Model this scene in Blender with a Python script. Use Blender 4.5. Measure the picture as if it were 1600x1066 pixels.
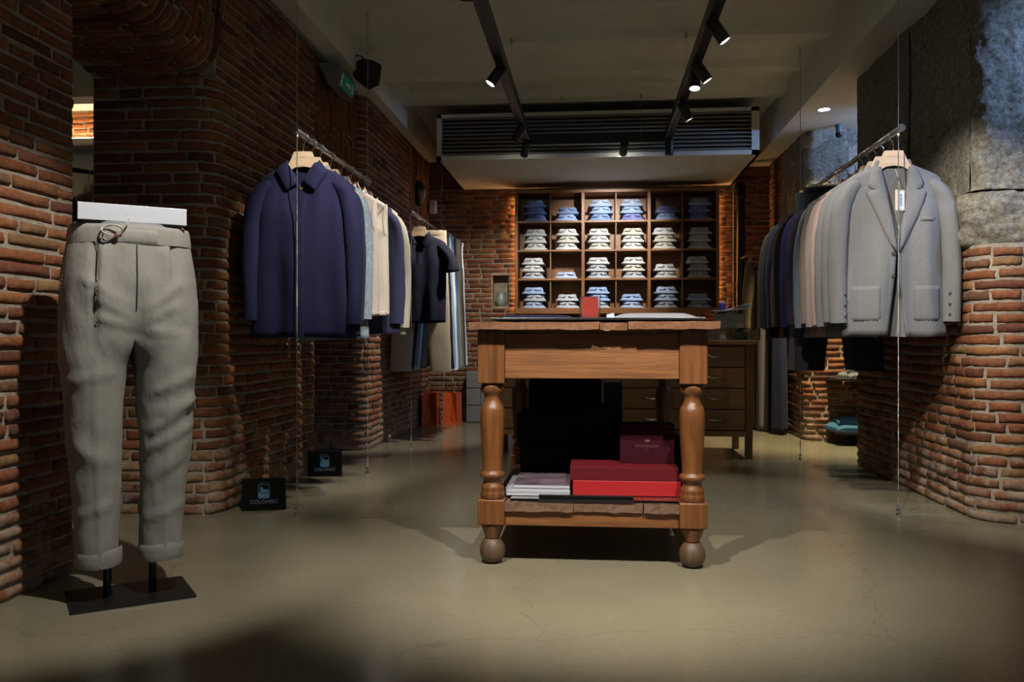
import bpy, bmesh, math, random
from mathutils import Vector, Matrix, noise

random.seed(7)
PI = math.pi
scene = bpy.context.scene
for o in list(bpy.data.objects):
    bpy.data.objects.remove(o)
COL = scene.collection

# ------------------------------------------------------------------ camera
FPX = 1350.0
YAW = math.radians(5.42)
EYE = 0.78
cd = bpy.data.cameras.new('camera')
cd.sensor_width = 36.0
cd.lens = FPX / 1600.0 * 36.0
cd.clip_start = 0.05
cam = bpy.data.objects.new('camera', cd)
cam.location = (0, 0, EYE)
cam.rotation_euler = (math.radians(90), 0, YAW)
COL.objects.link(cam)
scene.camera = cam

# ------------------------------------------------------------------ world, exposure
world = bpy.data.worlds.new('world')
scene.world = world
world.use_nodes = True
world.node_tree.nodes['Background'].inputs[0].default_value = (0.85, 0.92, 1.0, 1)
world.node_tree.nodes['Background'].inputs[1].default_value = 0.038
scene.view_settings.view_transform = 'Standard'
scene.view_settings.look = 'None'
scene.view_settings.gamma = 1.0
scene.view_settings.use_curve_mapping = False
scene.view_settings.exposure = 1.25

# lamp tracks (two long runs and a cross piece), used by the spot builder below
TRACK_Z = 2.33
TRACK_L, TRACK_R = -0.523, 0.57
NEUTRAL = (1.0, 0.95, 0.87)
#        x        y     aim                    watts  cone  blend  in view
SPOTS = [
    (TRACK_R, 4.21, (1.45, 4.24, 1.00), 14, 44, .6),
    (TRACK_R, 4.84, (1.45, 4.88, 0.95), 8, 44, .6),
    (TRACK_R, 4.97, (0.45, 4.30, 0.00), 34, 56, .8),
    (TRACK_R, 5.65, (1.50, 5.85, 0.40), 18, 48, .7),
    (TRACK_R, 6.66, (0.57, 6.70, 0.00), 0, 40, .5),
    (TRACK_L, 4.80, (-1.30, 4.62, 1.15), 30, 50, .6),
    (TRACK_L, 6.15, (-1.25, 6.55, 1.00), 60, 54, .7),
    (TRACK_L, 6.66, (-0.95, 8.20, 0.75), 40, 70, .9),
    (0.234, 6.74, (0.10, 8.30, 1.50), 62, 60, .8),
    # nearer along the same tracks, above the picture
    (TRACK_R, 2.85, (1.42, 4.00, 1.15), 58, 46, .5),
    (TRACK_L, 1.90, (-1.45, 2.52, 0.70), 62, 50, .5),
    (TRACK_L, 3.05, (-1.26, 4.15, 1.15), 50, 41, .5),
    (TRACK_L, 1.65, (-0.05, 3.00, 0.10), 104, 56, .9),
    (TRACK_R, 1.55, (0.20, 3.00, 0.05), 104, 56, .9),
    (TRACK_R, 2.20, (1.90, 3.90, 0.70), 70, 44, .5),
    (TRACK_L, 3.55, (-0.75, 4.70, 0.00), 34, 56, .9),
]

# ------------------------------------------------------------------ helpers
def project(p):
    """pixel size per metre and picture position of a world point (only used to rank bricks by size)"""
    c, s = math.cos(YAW), math.sin(YAW)
    d = -p[0] * s + p[1] * c
    u = p[0] * c + p[1] * s
    if d < 0.2:
        return None
    return 800 + FPX * u / d, 533 - FPX * (p[2] - EYE) / d, d


class MB:
    def __init__(self):
        self.v = []
        self.f = []

    def add(self, verts, faces):
        n = len(self.v)
        self.v += [tuple(p) for p in verts]
        self.f += [tuple(i + n for i in f) for f in faces]
        return self

    def box(self, x0, x1, y0, y1, z0, z1, bev=0.0):
        if bev <= 0:
            v = [(x0, y0, z0), (x1, y0, z0), (x1, y1, z0), (x0, y1, z0),
                 (x0, y0, z1), (x1, y0, z1), (x1, y1, z1), (x0, y1, z1)]
            f = [(0, 3, 2, 1), (4, 5, 6, 7), (0, 1, 5, 4), (1, 2, 6, 5), (2, 3, 7, 6), (3, 0, 4, 7)]
            return self.add(v, f)
        bm = bmesh.new()
        r = bmesh.ops.create_cube(bm, size=1.0)
        for p in bm.verts:
            p.co = Vector(((x0 + x1) / 2 + p.co.x * (x1 - x0), (y0 + y1) / 2 + p.co.y * (y1 - y0), (z0 + z1) / 2 + p.co.z * (z1 - z0)))
        bmesh.ops.bevel(bm, geom=list(bm.edges), offset=bev, segments=2, affect='EDGES', profile=0.5)
        bm.verts.index_update()
        v = [tuple(p.co) for p in bm.verts]
        f = [tuple(q.index for q in fc.verts) for fc in bm.faces]
        bm.free()
        return self.add(v, f)

    def grid(self, rows, close_u=False, close_v=False):
        n = len(rows[0])
        v = [p for r in rows for p in r]
        f = []
        R = len(rows)
        for i in range(R if close_v else R - 1):
            for j in range(n if close_u else n - 1):
                a, b = i * n + j, i * n + (j + 1) % n
                c, d = ((i + 1) % R) * n + (j + 1) % n, ((i + 1) % R) * n + j
                f.append((a, b, c, d))
        return self.add(v, f)

    def tube(self, pts, r, seg=8, caps=True):
        pts = [Vector(p) for p in pts]
        rows = []
        up = Vector((0, 0, 1))
        prev = None
        for i, p in enumerate(pts):
            t = (pts[min(i + 1, len(pts) - 1)] - pts[max(i - 1, 0)]).normalized()
            if prev is None:
                a = t.cross(up)
                if a.length < 1e-3:
                    a = t.cross(Vector((1, 0, 0)))
                a.normalize()
            else:
                a = (prev - t * prev.dot(t)).normalized()
            prev = a
            b = t.cross(a)
            rr = r[i] if isinstance(r, (list, tuple)) else r
            rows.append([p + (a * math.cos(2 * PI * k / seg) + b * math.sin(2 * PI * k / seg)) * rr for k in range(seg)])
        n0 = len(self.v)
        self.grid(rows, close_u=True)
        if caps:
            self.f.append(tuple(n0 + k for k in range(seg))[::-1])
            m = n0 + (len(rows) - 1) * seg
            self.f.append(tuple(m + k for k in range(seg)))
        return self

    def lathe(self, prof, seg=24, cx=0, cy=0, caps=True):
        rows = [[(cx + r * math.cos(2 * PI * k / seg), cy + r * math.sin(2 * PI * k / seg), z) for k in range(seg)] for r, z in prof]
        n0 = len(self.v)
        self.grid(rows, close_u=True)
        if not caps:
            return self
        self.f.append(tuple(n0 + k for k in range(seg))[::-1])
        m = n0 + (len(rows) - 1) * seg
        self.f.append(tuple(m + k for k in range(seg)))
        return self

    def prism(self, pts, y0, y1):
        """outline in x,z pushed from y0 to y1"""
        n = len(pts)
        v = [(x, y0, z) for x, z in pts] + [(x, y1, z) for x, z in pts]
        f = [tuple(range(n)), tuple(range(2 * n - 1, n - 1, -1))]
        for i in range(n):
            j = (i + 1) % n
            f.append((i, i + n, j + n, j))
        return self.add(v, f)

    def xf(self, m):
        self.v = [tuple(m @ Vector(p)) for p in self.v]
        return self

    def build(self, name, mat, parent=None, smooth=False, flip=None):
        me = bpy.data.meshes.new(name)
        me.from_pydata(self.v, [], self.f)
        bm = bmesh.new()
        bm.from_mesh(me)
        bmesh.ops.recalc_face_normals(bm, faces=bm.faces)
        bm.to_mesh(me)
        bm.free()
        if smooth:
            me.polygons.foreach_set('use_smooth', [True] * len(me.polygons))
        me.materials.append(mat)
        me.update()
        o = bpy.data.objects.new(name, me)
        COL.objects.link(o)
        if parent:
            o.parent = parent
        return o


def tag(o, label=None, cat=None, group=None, kind=None):
    if label:
        o['label'] = label
    if cat:
        o['category'] = cat
    if group:
        o['group'] = group
    if kind:
        o['kind'] = kind
    return o


def thing(name, loc, label, cat, group=None, rz=0.0):
    o = bpy.data.objects.new(name, None)
    o.empty_display_size = 0.05
    COL.objects.link(o)
    o.location = loc
    o.rotation_euler = (0, 0, rz)
    return tag(o, label, cat, group)


def struct(name, mb, mat, label, parent=None, smooth=False):
    o = mb.build(name, mat, parent, smooth)
    if parent is None:
        tag(o, label, 'wall' if 'wall' in name else name.split('_')[0], kind='structure')
    return o


def text_mesh(name, body, size, mat, parent, loc, rot, align='CENTER', extrude=0.0005, sx=1.0):
    c = bpy.data.curves.new(name, 'FONT')
    c.body = body
    c.size = size
    c.align_x = align
    c.align_y = 'CENTER'
    c.extrude = extrude
    t = bpy.data.objects.new(name, c)
    COL.objects.link(t)
    bpy.context.view_layer.update()
    me = bpy.data.meshes.new_from_object(t.evaluated_get(bpy.context.evaluated_depsgraph_get()))
    bpy.data.objects.remove(t)
    me.materials.clear()
    me.materials.append(mat)
    o = bpy.data.objects.new(name, me)
    COL.objects.link(o)
    o.parent = parent
    o.location = loc
    o.rotation_euler = rot
    o.scale = (sx, 1, 1)
    return o

# ------------------------------------------------------------------ materials
def newmat(name):
    m = bpy.data.materials.new(name)
    m.use_nodes = True
    nt = m.node_tree
    return m, nt, nt.nodes['Principled BSDF']


def mk(name, col, rough=0.6, metal=0.0, var=0.0, vscale=8.0, bump=0.0, bscale=150.0, stretch=(1, 1, 1), spec=0.5, sheen=0.0,
       col2=None, alpha=None, trans=0.0, emit=None, estr=0.0, coat=0.0):
    m, nt, b = newmat(name)
    N, L = nt.nodes, nt.links
    b.inputs['Base Color'].default_value = (*col, 1)
    b.inputs['Roughness'].default_value = rough
    b.inputs['Metallic'].default_value = metal
    b.inputs['Specular IOR Level'].default_value = spec
    if sheen:
        b.inputs['Sheen Weight'].default_value = sheen
        b.inputs['Sheen Roughness'].default_value = 0.5
    if coat:
        b.inputs['Coat Weight'].default_value = coat
    if trans:
        b.inputs['Transmission Weight'].default_value = trans
    if emit:
        b.inputs['Emission Color'].default_value = (*emit, 1)
        b.inputs['Emission Strength'].default_value = estr
    if var or bump or col2:
        tc = N.new('ShaderNodeTexCoord')
        mp = N.new('ShaderNodeMapping')
        mp.inputs['Scale'].default_value = stretch
        L.new(tc.outputs['Object'], mp.inputs['Vector'])
    if var or col2:
        nz = N.new('ShaderNodeTexNoise')
        nz.inputs['Scale'].default_value = vscale
        nz.inputs['Detail'].default_value = 6
        nz.inputs['Roughness'].default_value = 0.65
        L.new(mp.outputs[0], nz.inputs['Vector'])
        rp = N.new('ShaderNodeValToRGB')
        c2 = col2 or tuple(min(1, c * (1 + var)) for c in col)
        c1 = col if col2 else tuple(c * (1 - var) for c in col)
        rp.color_ramp.elements[0].position = 0.32
        rp.color_ramp.elements[0].color = (*c1, 1)
        rp.color_ramp.elements[1].position = 0.68
        rp.color_ramp.elements[1].color = (*c2, 1)
        L.new(nz.outputs['Fac'], rp.inputs[0])
        L.new(rp.outputs[0], b.inputs['Base Color'])
    if bump:
        n2 = N.new('ShaderNodeTexNoise')
        n2.inputs['Scale'].default_value = bscale
        n2.inputs['Detail'].default_value = 3
        L.new(mp.outputs[0], n2.inputs['Vector'])
        bp = N.new('ShaderNodeBump')
        bp.inputs['Strength'].default_value = bump
        bp.inputs['Distance'].default_value = 0.01
        L.new(n2.outputs['Fac'], bp.inputs['Height'])
        L.new(bp.outputs[0], b.inputs['Normal'])
    return m


def fabric(name, col, var=0.18, rough=0.85, sheen=0.03, bump=0.12, vs=260.0):
    m, nt, b = newmat(name)
    N, L = nt.nodes, nt.links
    tc = N.new('ShaderNodeTexCoord')
    mp = N.new('ShaderNodeMapping')
    mp.inputs['Scale'].default_value = (1.0, 1.0, 0.45)
    L.new(tc.outputs['Object'], mp.inputs['Vector'])
    nz = N.new('ShaderNodeTexNoise')
    nz.inputs['Scale'].default_value = vs
    nz.inputs['Detail'].default_value = 4
    L.new(mp.outputs[0], nz.inputs['Vector'])
    n1 = N.new('ShaderNodeTexNoise')
    n1.inputs['Scale'].default_value = 7
    n1.inputs['Detail'].default_value = 3
    L.new(tc.outputs['Object'], n1.inputs['Vector'])
    ad = N.new('ShaderNodeMath')
    ad.operation = 'MULTIPLY_ADD'
    ad.inputs[1].default_value = 0.3
    L.new(n1.outputs['Fac'], ad.inputs[0])
    L.new(nz.outputs['Fac'], ad.inputs[2])
    rp = N.new('ShaderNodeValToRGB')
    rp.color_ramp.elements[0].position = 0.42
    rp.color_ramp.elements[0].color = (*[c * (1 - var) for c in col], 1)
    rp.color_ramp.elements[1].position = 0.88
    rp.color_ramp.elements[1].color = (*[min(1, c * (1 + var)) for c in col], 1)
    L.new(ad.outputs[0], rp.inputs[0])
    L.new(rp.outputs[0], b.inputs['Base Color'])
    b.inputs['Roughness'].default_value = rough
    b.inputs['Specular IOR Level'].default_value = 0.25
    b.inputs['Sheen Weight'].default_value = sheen
    b.inputs['Sheen Roughness'].default_value = 0.5
    n2 = N.new('ShaderNodeTexNoise')
    n2.inputs['Scale'].default_value = 24
    n2.inputs['Detail'].default_value = 5
    L.new(mp.outputs[0], n2.inputs['Vector'])
    bp = N.new('ShaderNodeBump')
    bp.inputs['Strength'].default_value = bump
    bp.inputs['Distance'].default_value = 0.02
    L.new(n2.outputs['Fac'], bp.inputs['Height'])
    L.new(bp.outputs[0], b.inputs['Normal'])
    return m


def brick_mat():
    m, nt, b = newmat('brick')
    N, L = nt.nodes, nt.links
    oi = N.new('ShaderNodeObjectInfo')
    ge = N.new('ShaderNodeNewGeometry')
    ad = N.new('ShaderNodeMath'); ad.operation = 'ADD'
    L.new(oi.outputs['Random'], ad.inputs[0]); L.new(ge.outputs['Random Per Island'], ad.inputs[1])
    fr = N.new('ShaderNodeMath'); fr.operation = 'FRACT'
    L.new(ad.outputs[0], fr.inputs[0])
    rp = N.new('ShaderNodeValToRGB')
    cr = rp.color_ramp
    stops = [(0.0, (0.080, 0.032, 0.021)), (0.2, (0.165, 0.056, 0.024)), (0.42, (0.21, 0.074, 0.027)), (0.62, (0.175, 0.068, 0.031)),
             (0.82, (0.25, 0.100, 0.034)), (0.93, (0.20, 0.115, 0.048)), (1.0, (0.12, 0.050, 0.030))]
    cr.elements[0].position, cr.elements[0].color = stops[0][0], (*stops[0][1], 1)
    cr.elements[1].position, cr.elements[1].color = stops[-1][0], (*stops[-1][1], 1)
    for p, c in stops[1:-1]:
        e = cr.elements.new(p); e.color = (*c, 1)
    L.new(fr.outputs[0], rp.inputs[0])
    nz = N.new('ShaderNodeTexNoise'); nz.inputs['Scale'].default_value = 38; nz.inputs['Detail'].default_value = 7; nz.inputs['Roughness'].default_value = 0.7
    L.new(ge.outputs['Position'], nz.inputs['Vector'])
    r2 = N.new('ShaderNodeValToRGB')
    r2.color_ramp.elements[0].position = 0.3; r2.color_ramp.elements[0].color = (0.55, 0.52, 0.5, 1)
    r2.color_ramp.elements[1].position = 0.72; r2.color_ramp.elements[1].color = (1.35, 1.32, 1.28, 1)
    L.new(nz.outputs['Fac'], r2.inputs[0])
    mx = N.new('ShaderNodeMix'); mx.data_type = 'RGBA'; mx.blend_type = 'MULTIPLY'; mx.inputs[0].default_value = 1
    L.new(rp.outputs[0], mx.inputs[6]); L.new(r2.outputs[0], mx.inputs[7])
    # lime bloom: patches, more of them near the floor
    sp = N.new('ShaderNodeSeparateXYZ'); L.new(ge.outputs['Position'], sp.inputs[0])
    mr = N.new('ShaderNodeMapRange'); mr.inputs[1].default_value = 0.0; mr.inputs[2].default_value = 0.75
    mr.inputs[3].default_value = 0.21; mr.inputs[4].default_value = -0.06
    L.new(sp.outputs[2], mr.inputs[0])
    n3 = N.new('ShaderNodeTexNoise'); n3.inputs['Scale'].default_value = 9; n3.inputs['Detail'].default_value = 8; n3.inputs['Roughness'].default_value = 0.75
    L.new(ge.outputs['Position'], n3.inputs['Vector'])
    a2 = N.new('ShaderNodeMath'); a2.operation = 'ADD'
    L.new(n3.outputs['Fac'], a2.inputs[0]); L.new(mr.outputs[0], a2.inputs[1])
    r3 = N.new('ShaderNodeValToRGB')
    r3.color_ramp.elements[0].position = 0.60; r3.color_ramp.elements[0].color = (0, 0, 0, 1)
    r3.color_ramp.elements[1].position = 0.80; r3.color_ramp.elements[1].color = (0.75, 0.75, 0.75, 1)
    L.new(a2.outputs[0], r3.inputs[0])
    m2 = N.new('ShaderNodeMix'); m2.data_type = 'RGBA'
    L.new(r3.outputs[0], m2.inputs[0]); L.new(mx.outputs[2], m2.inputs[6]); m2.inputs[7].default_value = (0.36, 0.29, 0.22, 1)
    L.new(m2.outputs[2], b.inputs['Base Color'])
    b.inputs['Roughness'].default_value = 0.85
    b.inputs['Specular IOR Level'].default_value = 0.3
    n4 = N.new('ShaderNodeTexNoise'); n4.inputs['Scale'].default_value = 75; n4.inputs['Detail'].default_value = 6; n4.inputs['Roughness'].default_value = 0.7
    L.new(ge.outputs['Position'], n4.inputs['Vector'])
    bp = N.new('ShaderNodeBump'); bp.inputs['Strength'].default_value = 0.7; bp.inputs['Distance'].default_value = 0.006
    L.new(n4.outputs['Fac'], bp.inputs['Height']); L.new(bp.outputs[0], b.inputs['Normal'])
    return m


def pos_noise_mat(name, c1, c2, scale, rough, bump, bscale, bdist=0.01, spec=0.4, p0=0.35, p1=0.65):
    m, nt, b = newmat(name)
    N, L = nt.nodes, nt.links
    ge = N.new('ShaderNodeNewGeometry')
    nz = N.new('ShaderNodeTexNoise'); nz.inputs['Scale'].default_value = scale; nz.inputs['Detail'].default_value = 8; nz.inputs['Roughness'].default_value = 0.68
    L.new(ge.outputs['Position'], nz.inputs['Vector'])
    rp = N.new('ShaderNodeValToRGB')
    rp.color_ramp.elements[0].position = p0; rp.color_ramp.elements[0].color = (*c1, 1)
    rp.color_ramp.elements[1].position = p1; rp.color_ramp.elements[1].color = (*c2, 1)
    L.new(nz.outputs['Fac'], rp.inputs[0]); L.new(rp.outputs[0], b.inputs['Base Color'])
    b.inputs['Roughness'].default_value = rough
    b.inputs['Specular IOR Level'].default_value = spec
    if bump:
        n2 = N.new('ShaderNodeTexNoise'); n2.inputs['Scale'].default_value = bscale; n2.inputs['Detail'].default_value = 7; n2.inputs['Roughness'].default_value = 0.7
        L.new(ge.outputs['Position'], n2.inputs['Vector'])
        bp = N.new('ShaderNodeBump'); bp.inputs['Strength'].default_value = bump; bp.inputs['Distance'].default_value = bdist
        L.new(n2.outputs['Fac'], bp.inputs['Height']); L.new(bp.outputs[0], b.inputs['Normal'])
    return m


def wood(name, c1, c2, grain='x', rough=0.5, scale=3.0, bump=0.15):
    st = {'x': (1.2, 22, 22), 'y': (22, 1.2, 22), 'z': (22, 22, 1.2)}[grain]
    m = mk(name, c1, rough, col2=c2, vscale=scale, bump=bump, bscale=scale * 4, stretch=st)
    return m


BRICK = brick_mat()
MORTAR = pos_noise_mat('mortar', (0.22, 0.185, 0.14), (0.40, 0.34, 0.26), 22, 0.92, 0.9, 90, 0.008, 0.2)
STONE = pos_noise_mat('granite', (0.095, 0.083, 0.060), (0.27, 0.245, 0.19), 48, 0.9, 0.9, 70, 0.012, 0.3)
PLASTER = pos_noise_mat('plaster', (0.64, 0.64, 0.56), (0.71, 0.71, 0.62), 3, 0.85, 0.06, 30, 0.01, 0.3)
WHITE_WALL = pos_noise_mat('white_plaster', (0.55, 0.53, 0.48), (0.62, 0.60, 0.55), 3, 0.8, 0.04, 30, 0.01, 0.3)
GREY_BLOCK = pos_noise_mat('grey_block', (0.16, 0.17, 0.165), (0.21, 0.22, 0.21), 6, 0.7, 0.1, 60)
STEEL = mk('brushed_steel', (0.62, 0.61, 0.59), 0.28, 1.0)
CHROME = mk('chrome', (0.8, 0.8, 0.8), 0.12, 1.0)
CABLE = mk('steel_cable', (0.42, 0.41, 0.39), 0.35, 1.0, bump=0.4, bscale=900)
BLACK = mk('black_metal', (0.012, 0.012, 0.013), 0.42)
BLACK_SATIN = mk('black_satin', (0.010, 0.010, 0.011), 0.3)
HANGER = wood('pale_beech', (0.52, 0.36, 0.22), (0.62, 0.46, 0.31), 'x', 0.45, 2.0, 0.05)
OAK = wood('oiled_oak_x', (0.10, 0.034, 0.008), (0.22, 0.084, 0.021), 'x', 0.5)
OAK_Y = wood('oiled_oak_y', (0.095, 0.036, 0.013), (0.185, 0.075, 0.028), 'y', 0.5)
OAK_Z = wood('oiled_oak_z', (0.080, 0.027, 0.007), (0.175, 0.064, 0.017), 'z', 0.38)
OLD_OAK = wood('worn_oak', (0.085, 0.045, 0.025), (0.17, 0.095, 0.055), 'y', 0.6)
FOOT = wood('worn_foot', (0.055, 0.028, 0.013), (0.105, 0.060, 0.032), 'z', 0.55)
PINE_X = wood('waxed_pine', (0.22, 0.105, 0.032), (0.33, 0.17, 0.06), 'x', 0.45)
PINE_Z = wood('waxed_pine_z', (0.15, 0.068, 0.022), (0.22, 0.105, 0.036), 'z', 0.45)
SHELF_W = wood('walnut_shelf', (0.19, 0.075, 0.022), (0.28, 0.12, 0.038), 'x', 0.4)
SHELF_Z = wood('walnut_shelf_z', (0.18, 0.070, 0.020), (0.26, 0.11, 0.035), 'z', 0.4)
GLASS = mk('glass', (0.80, 0.90, 0.86), 0.04, trans=1.0)
LENS = mk('lamp_lens', (1, 1, 1), 0.3, emit=(1.0, 0.96, 0.88), estr=14)


def floor_mat():
    m, nt, b = newmat('polished_concrete')
    N, L = nt.nodes, nt.links
    ge = N.new('ShaderNodeNewGeometry')
    n1 = N.new('ShaderNodeTexNoise'); n1.inputs['Scale'].default_value = 1.1; n1.inputs['Detail'].default_value = 5; n1.inputs['Roughness'].default_value = 0.62
    L.new(ge.outputs['Position'], n1.inputs['Vector'])
    rp = N.new('ShaderNodeValToRGB')
    rp.color_ramp.elements[0].position = 0.33; rp.color_ramp.elements[0].color = (0.185, 0.165, 0.108, 1)
    rp.color_ramp.elements[1].position = 0.68; rp.color_ramp.elements[1].color = (0.225, 0.200, 0.135, 1)
    L.new(n1.outputs['Fac'], rp.inputs[0])
    n5 = N.new('ShaderNodeTexNoise'); n5.inputs['Scale'].default_value = 60; n5.inputs['Detail'].default_value = 4
    L.new(ge.outputs['Position'], n5.inputs['Vector'])
    r5 = N.new('ShaderNodeValToRGB')
    r5.color_ramp.elements[0].position = 0.35; r5.color_ramp.elements[0].color = (0.95, 0.95, 0.95, 1)
    r5.color_ramp.elements[1].position = 0.65; r5.color_ramp.elements[1].color = (1.03, 1.03, 1.03, 1)
    L.new(n5.outputs['Fac'], r5.inputs[0])
    mx = N.new('ShaderNodeMix'); mx.data_type = 'RGBA'; mx.blend_type = 'MULTIPLY'; mx.inputs[0].default_value = 1
    L.new(rp.outputs[0], mx.inputs[6]); L.new(r5.outputs[0], mx.inputs[7])
    # hairline cracks
    vo = N.new('ShaderNodeTexVoronoi'); vo.feature = 'DISTANCE_TO_EDGE'; vo.inputs['Scale'].default_value = 0.7
    n6 = N.new('ShaderNodeTexNoise'); n6.inputs['Scale'].default_value = 2.5; n6.inputs['Detail'].default_value = 5
    L.new(ge.outputs['Position'], n6.inputs['Vector'])
    vm = N.new('ShaderNodeVectorMath'); vm.operation = 'MULTIPLY_ADD'
    vm.inputs[1].default_value = (0.5, 0.5, 0.5)
    L.new(n6.outputs['Color'], vm.inputs[0]); L.new(ge.outputs['Position'], vm.inputs[2])
    L.new(vm.outputs[0], vo.inputs['Vector'])
    r6 = N.new('ShaderNodeValToRGB')
    r6.color_ramp.elements[0].position = 0.0; r6.color_ramp.elements[0].color = (0.72, 0.72, 0.72, 1)
    r6.color_ramp.elements[1].position = 0.0016; r6.color_ramp.elements[1].color = (1, 1, 1, 1)
    L.new(vo.outputs['Distance'], r6.inputs[0])
    m2 = N.new('ShaderNodeMix'); m2.data_type = 'RGBA'; m2.blend_type = 'MULTIPLY'; m2.inputs[0].default_value = 0.6
    L.new(mx.outputs[2], m2.inputs[6]); L.new(r6.outputs[0], m2.inputs[7])
    L.new(m2.outputs[2], b.inputs['Base Color'])
    r7 = N.new('ShaderNodeMapRange'); r7.inputs[1].default_value = 0.3; r7.inputs[2].default_value = 0.7; r7.inputs[3].default_value = 0.16; r7.inputs[4].default_value = 0.24
    L.new(n1.outputs['Fac'], r7.inputs[0]); L.new(r7.outputs[0], b.inputs['Roughness'])
    b.inputs['Specular IOR Level'].default_value = 0.5
    return m


# ------------------------------------------------------------------ floor, ceiling
mb = MB().box(-6.2, 3.4, -1.2, 8.6, -0.08, 0.0)
tag(struct('floor', mb, floor_mat(), 'polished beige concrete floor with hairline cracks'), cat='floor')

CEIL = 2.74
prof = []
bays = [(-1.2, 0.9), (0.9, 1.75), (1.75, 2.6), (2.6, 3.45), (3.45, 4.15), (4.15, 4.85), (4.85, 5.55), (5.55, 6.2), (6.2, 6.82), (6.82, 8.6)]
for a, b_ in bays:
    for k in range(9):
        t = k / 8.0
        y = a + 0.06 + (b_ - a - 0.12) * t
        prof.append((y, CEIL - 0.055 + 0.075 * math.sin(PI * t) ** 0.6))
rows = [[(-1.535, y, z) for y, z in prof], [(1.465, y, z) for y, z in prof]]
mbc = MB().grid(rows)
mbc.box(-1.6, 1.5, -1.2, 8.6, CEIL + 0.05, CEIL + 0.15)
tag(struct('ceiling', mbc, PLASTER, 'cream plaster ceiling of shallow vaults between beams'), cat='ceiling')
tag(struct('trim_1', MB().box(-2.3, -1.533, -1.2, 8.6, 2.53, CEIL + 0.05), PLASTER, 'plaster beam running above the left brick wall'), cat='beam')
tag(struct('trim_2', MB().box(1.463, 3.4, -1.2, 8.6, 2.43, CEIL + 0.05), PLASTER, 'plaster beam and lowered soffit above the right stone wall'), cat='beam')

# ------------------------------------------------------------------ brick walls
class Path:
    """plan line of a wall face; the wall's outside is on the right of its direction"""
    def __init__(self, segs):
        self.segs = []
        s = 0.0
        for g in segs:
            if g[0] == 'L':
                ln = math.hypot(g[2][0] - g[1][0], g[2][1] - g[1][1])
            else:
                ln = abs(g[4] - g[3]) * g[2]
            self.segs.append((s, s + ln, g))
            s += ln
        self.length = s

    def at(self, s):
        for a, b, g in self.segs:
            if s <= b or g is self.segs[-1][2]:
                t = (s - a) / (b - a)
                if g[0] == 'L':
                    (x0, y0), (x1, y1) = g[1], g[2]
                    ln = b - a
                    tx, ty = (x1 - x0) / ln, (y1 - y0) / ln
                    return x0 + (x1 - x0) * t, y0 + (y1 - y0) * t, ty, -tx
                ang = g[3] + (g[4] - g[3]) * t
                return g[1][0] + g[2] * math.cos(ang), g[1][1] + g[2] * math.sin(ang), math.cos(ang), math.sin(ang)

    def straight(self, s0, s1):
        for a, b, g in self.segs:
            if g[0] == 'L' and s0 >= a - 1e-6 and s1 <= b + 1e-6:
                return True
        return False

    def samples(self):
        out = []
        for a, b, g in self.segs:
            n = 1 if g[0] == 'L' else 8
            for k in range(n + 1):
                s = a + (b - a) * k / n
                if not out or s - out[-1] > 1e-6:
                    out.append(s)
        return out


def ring_points(nl, ns):
    pts = []
    for k in range(nl):
        pts.append((-.5 + k / nl, -.5))
    for k in range(ns):
        pts.append((.5, -.5 + k / ns))
    for k in range(nl):
        pts.append((.5 - k / nl, .5))
    for k in range(ns):
        pts.append((-.5, .5 - k / ns))
    return pts


def brick_local(length, h, rnd, nl=3, ns=2, chip=1.0, out=0.0):
    """verts (s, t, w) of one hand-made brick round its centre, t is outward; and its faces"""
    base = ring_points(nl, ns)
    n = len(base)
    v = []
    j = lambda a: (rnd.random() - .5) * 2 * a * chip
    j1 = [(j(.0035), j(.0028)) for _ in base]
    for (a, b), (dx, dz) in zip(base, j1):
        v.append((a * length + dx, -.030, b * h + dz))
    for (a, b), (dx, dz) in zip(base, j1):
        v.append((a * length + dx, -.001 + j(.0015) + out, b * h + dz))
    for (a, b), (dx, dz) in zip(base, j1):
        ca, cb = max(0.3, 1 - .013 / length), max(.5, 1 - .012 / h)
        v.append((a * length * ca + dx, .005 + j(.002) + out, b * h * cb + dz))
    # front: bottom row, middle row and top row joined by quads
    mid0 = len(v)
    for k in range(1, nl):
        v.append(((-.5 + k / nl) * length * .97, .0062 + j(.0022) + out, j(.003)))
    f = []
    for r in range(2):
        for k in range(n):
            f.append((r * n + k, r * n + (k + 1) % n, (r + 1) * n + (k + 1) % n, (r + 1) * n + k))
    R = 2 * n
    bot = [R + k for k in range(nl + 1)]
    top = [R + nl + ns + k for k in range(nl + 1)][::-1]
    right, left = R + nl + 1, R + 2 * nl + ns + 1
    mid = [left] + [mid0 + k for k in range(nl - 1)] + [right]
    for k in range(nl):
        f.append((bot[k], bot[k + 1], mid[k + 1], mid[k]))
        f.append((mid[k], mid[k + 1], top[k + 1], top[k]))
    return v, f


_shared = {}
_rs = random.Random(3)
for fam, ln in (('stretcher', .235), ('half', .115)):
    _shared[fam] = []
    for k in range(14):
        v, f = brick_local(ln, .035, _rs)
        # local frame: x along the course, y into the wall, z up
        me = bpy.data.meshes.new('brick')
        me.from_pydata([(a, -t, w) for a, t, w in v], [], f)
        bm = bmesh.new(); bm.from_mesh(me)
        bmesh.ops.recalc_face_normals(bm, faces=bm.faces)
        bm.to_mesh(me); bm.free()
        me.polygons.foreach_set('use_smooth', [True] * len(me.polygons))
        me.materials.append(BRICK)
        _shared[fam].append((me, v, f))


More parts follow.
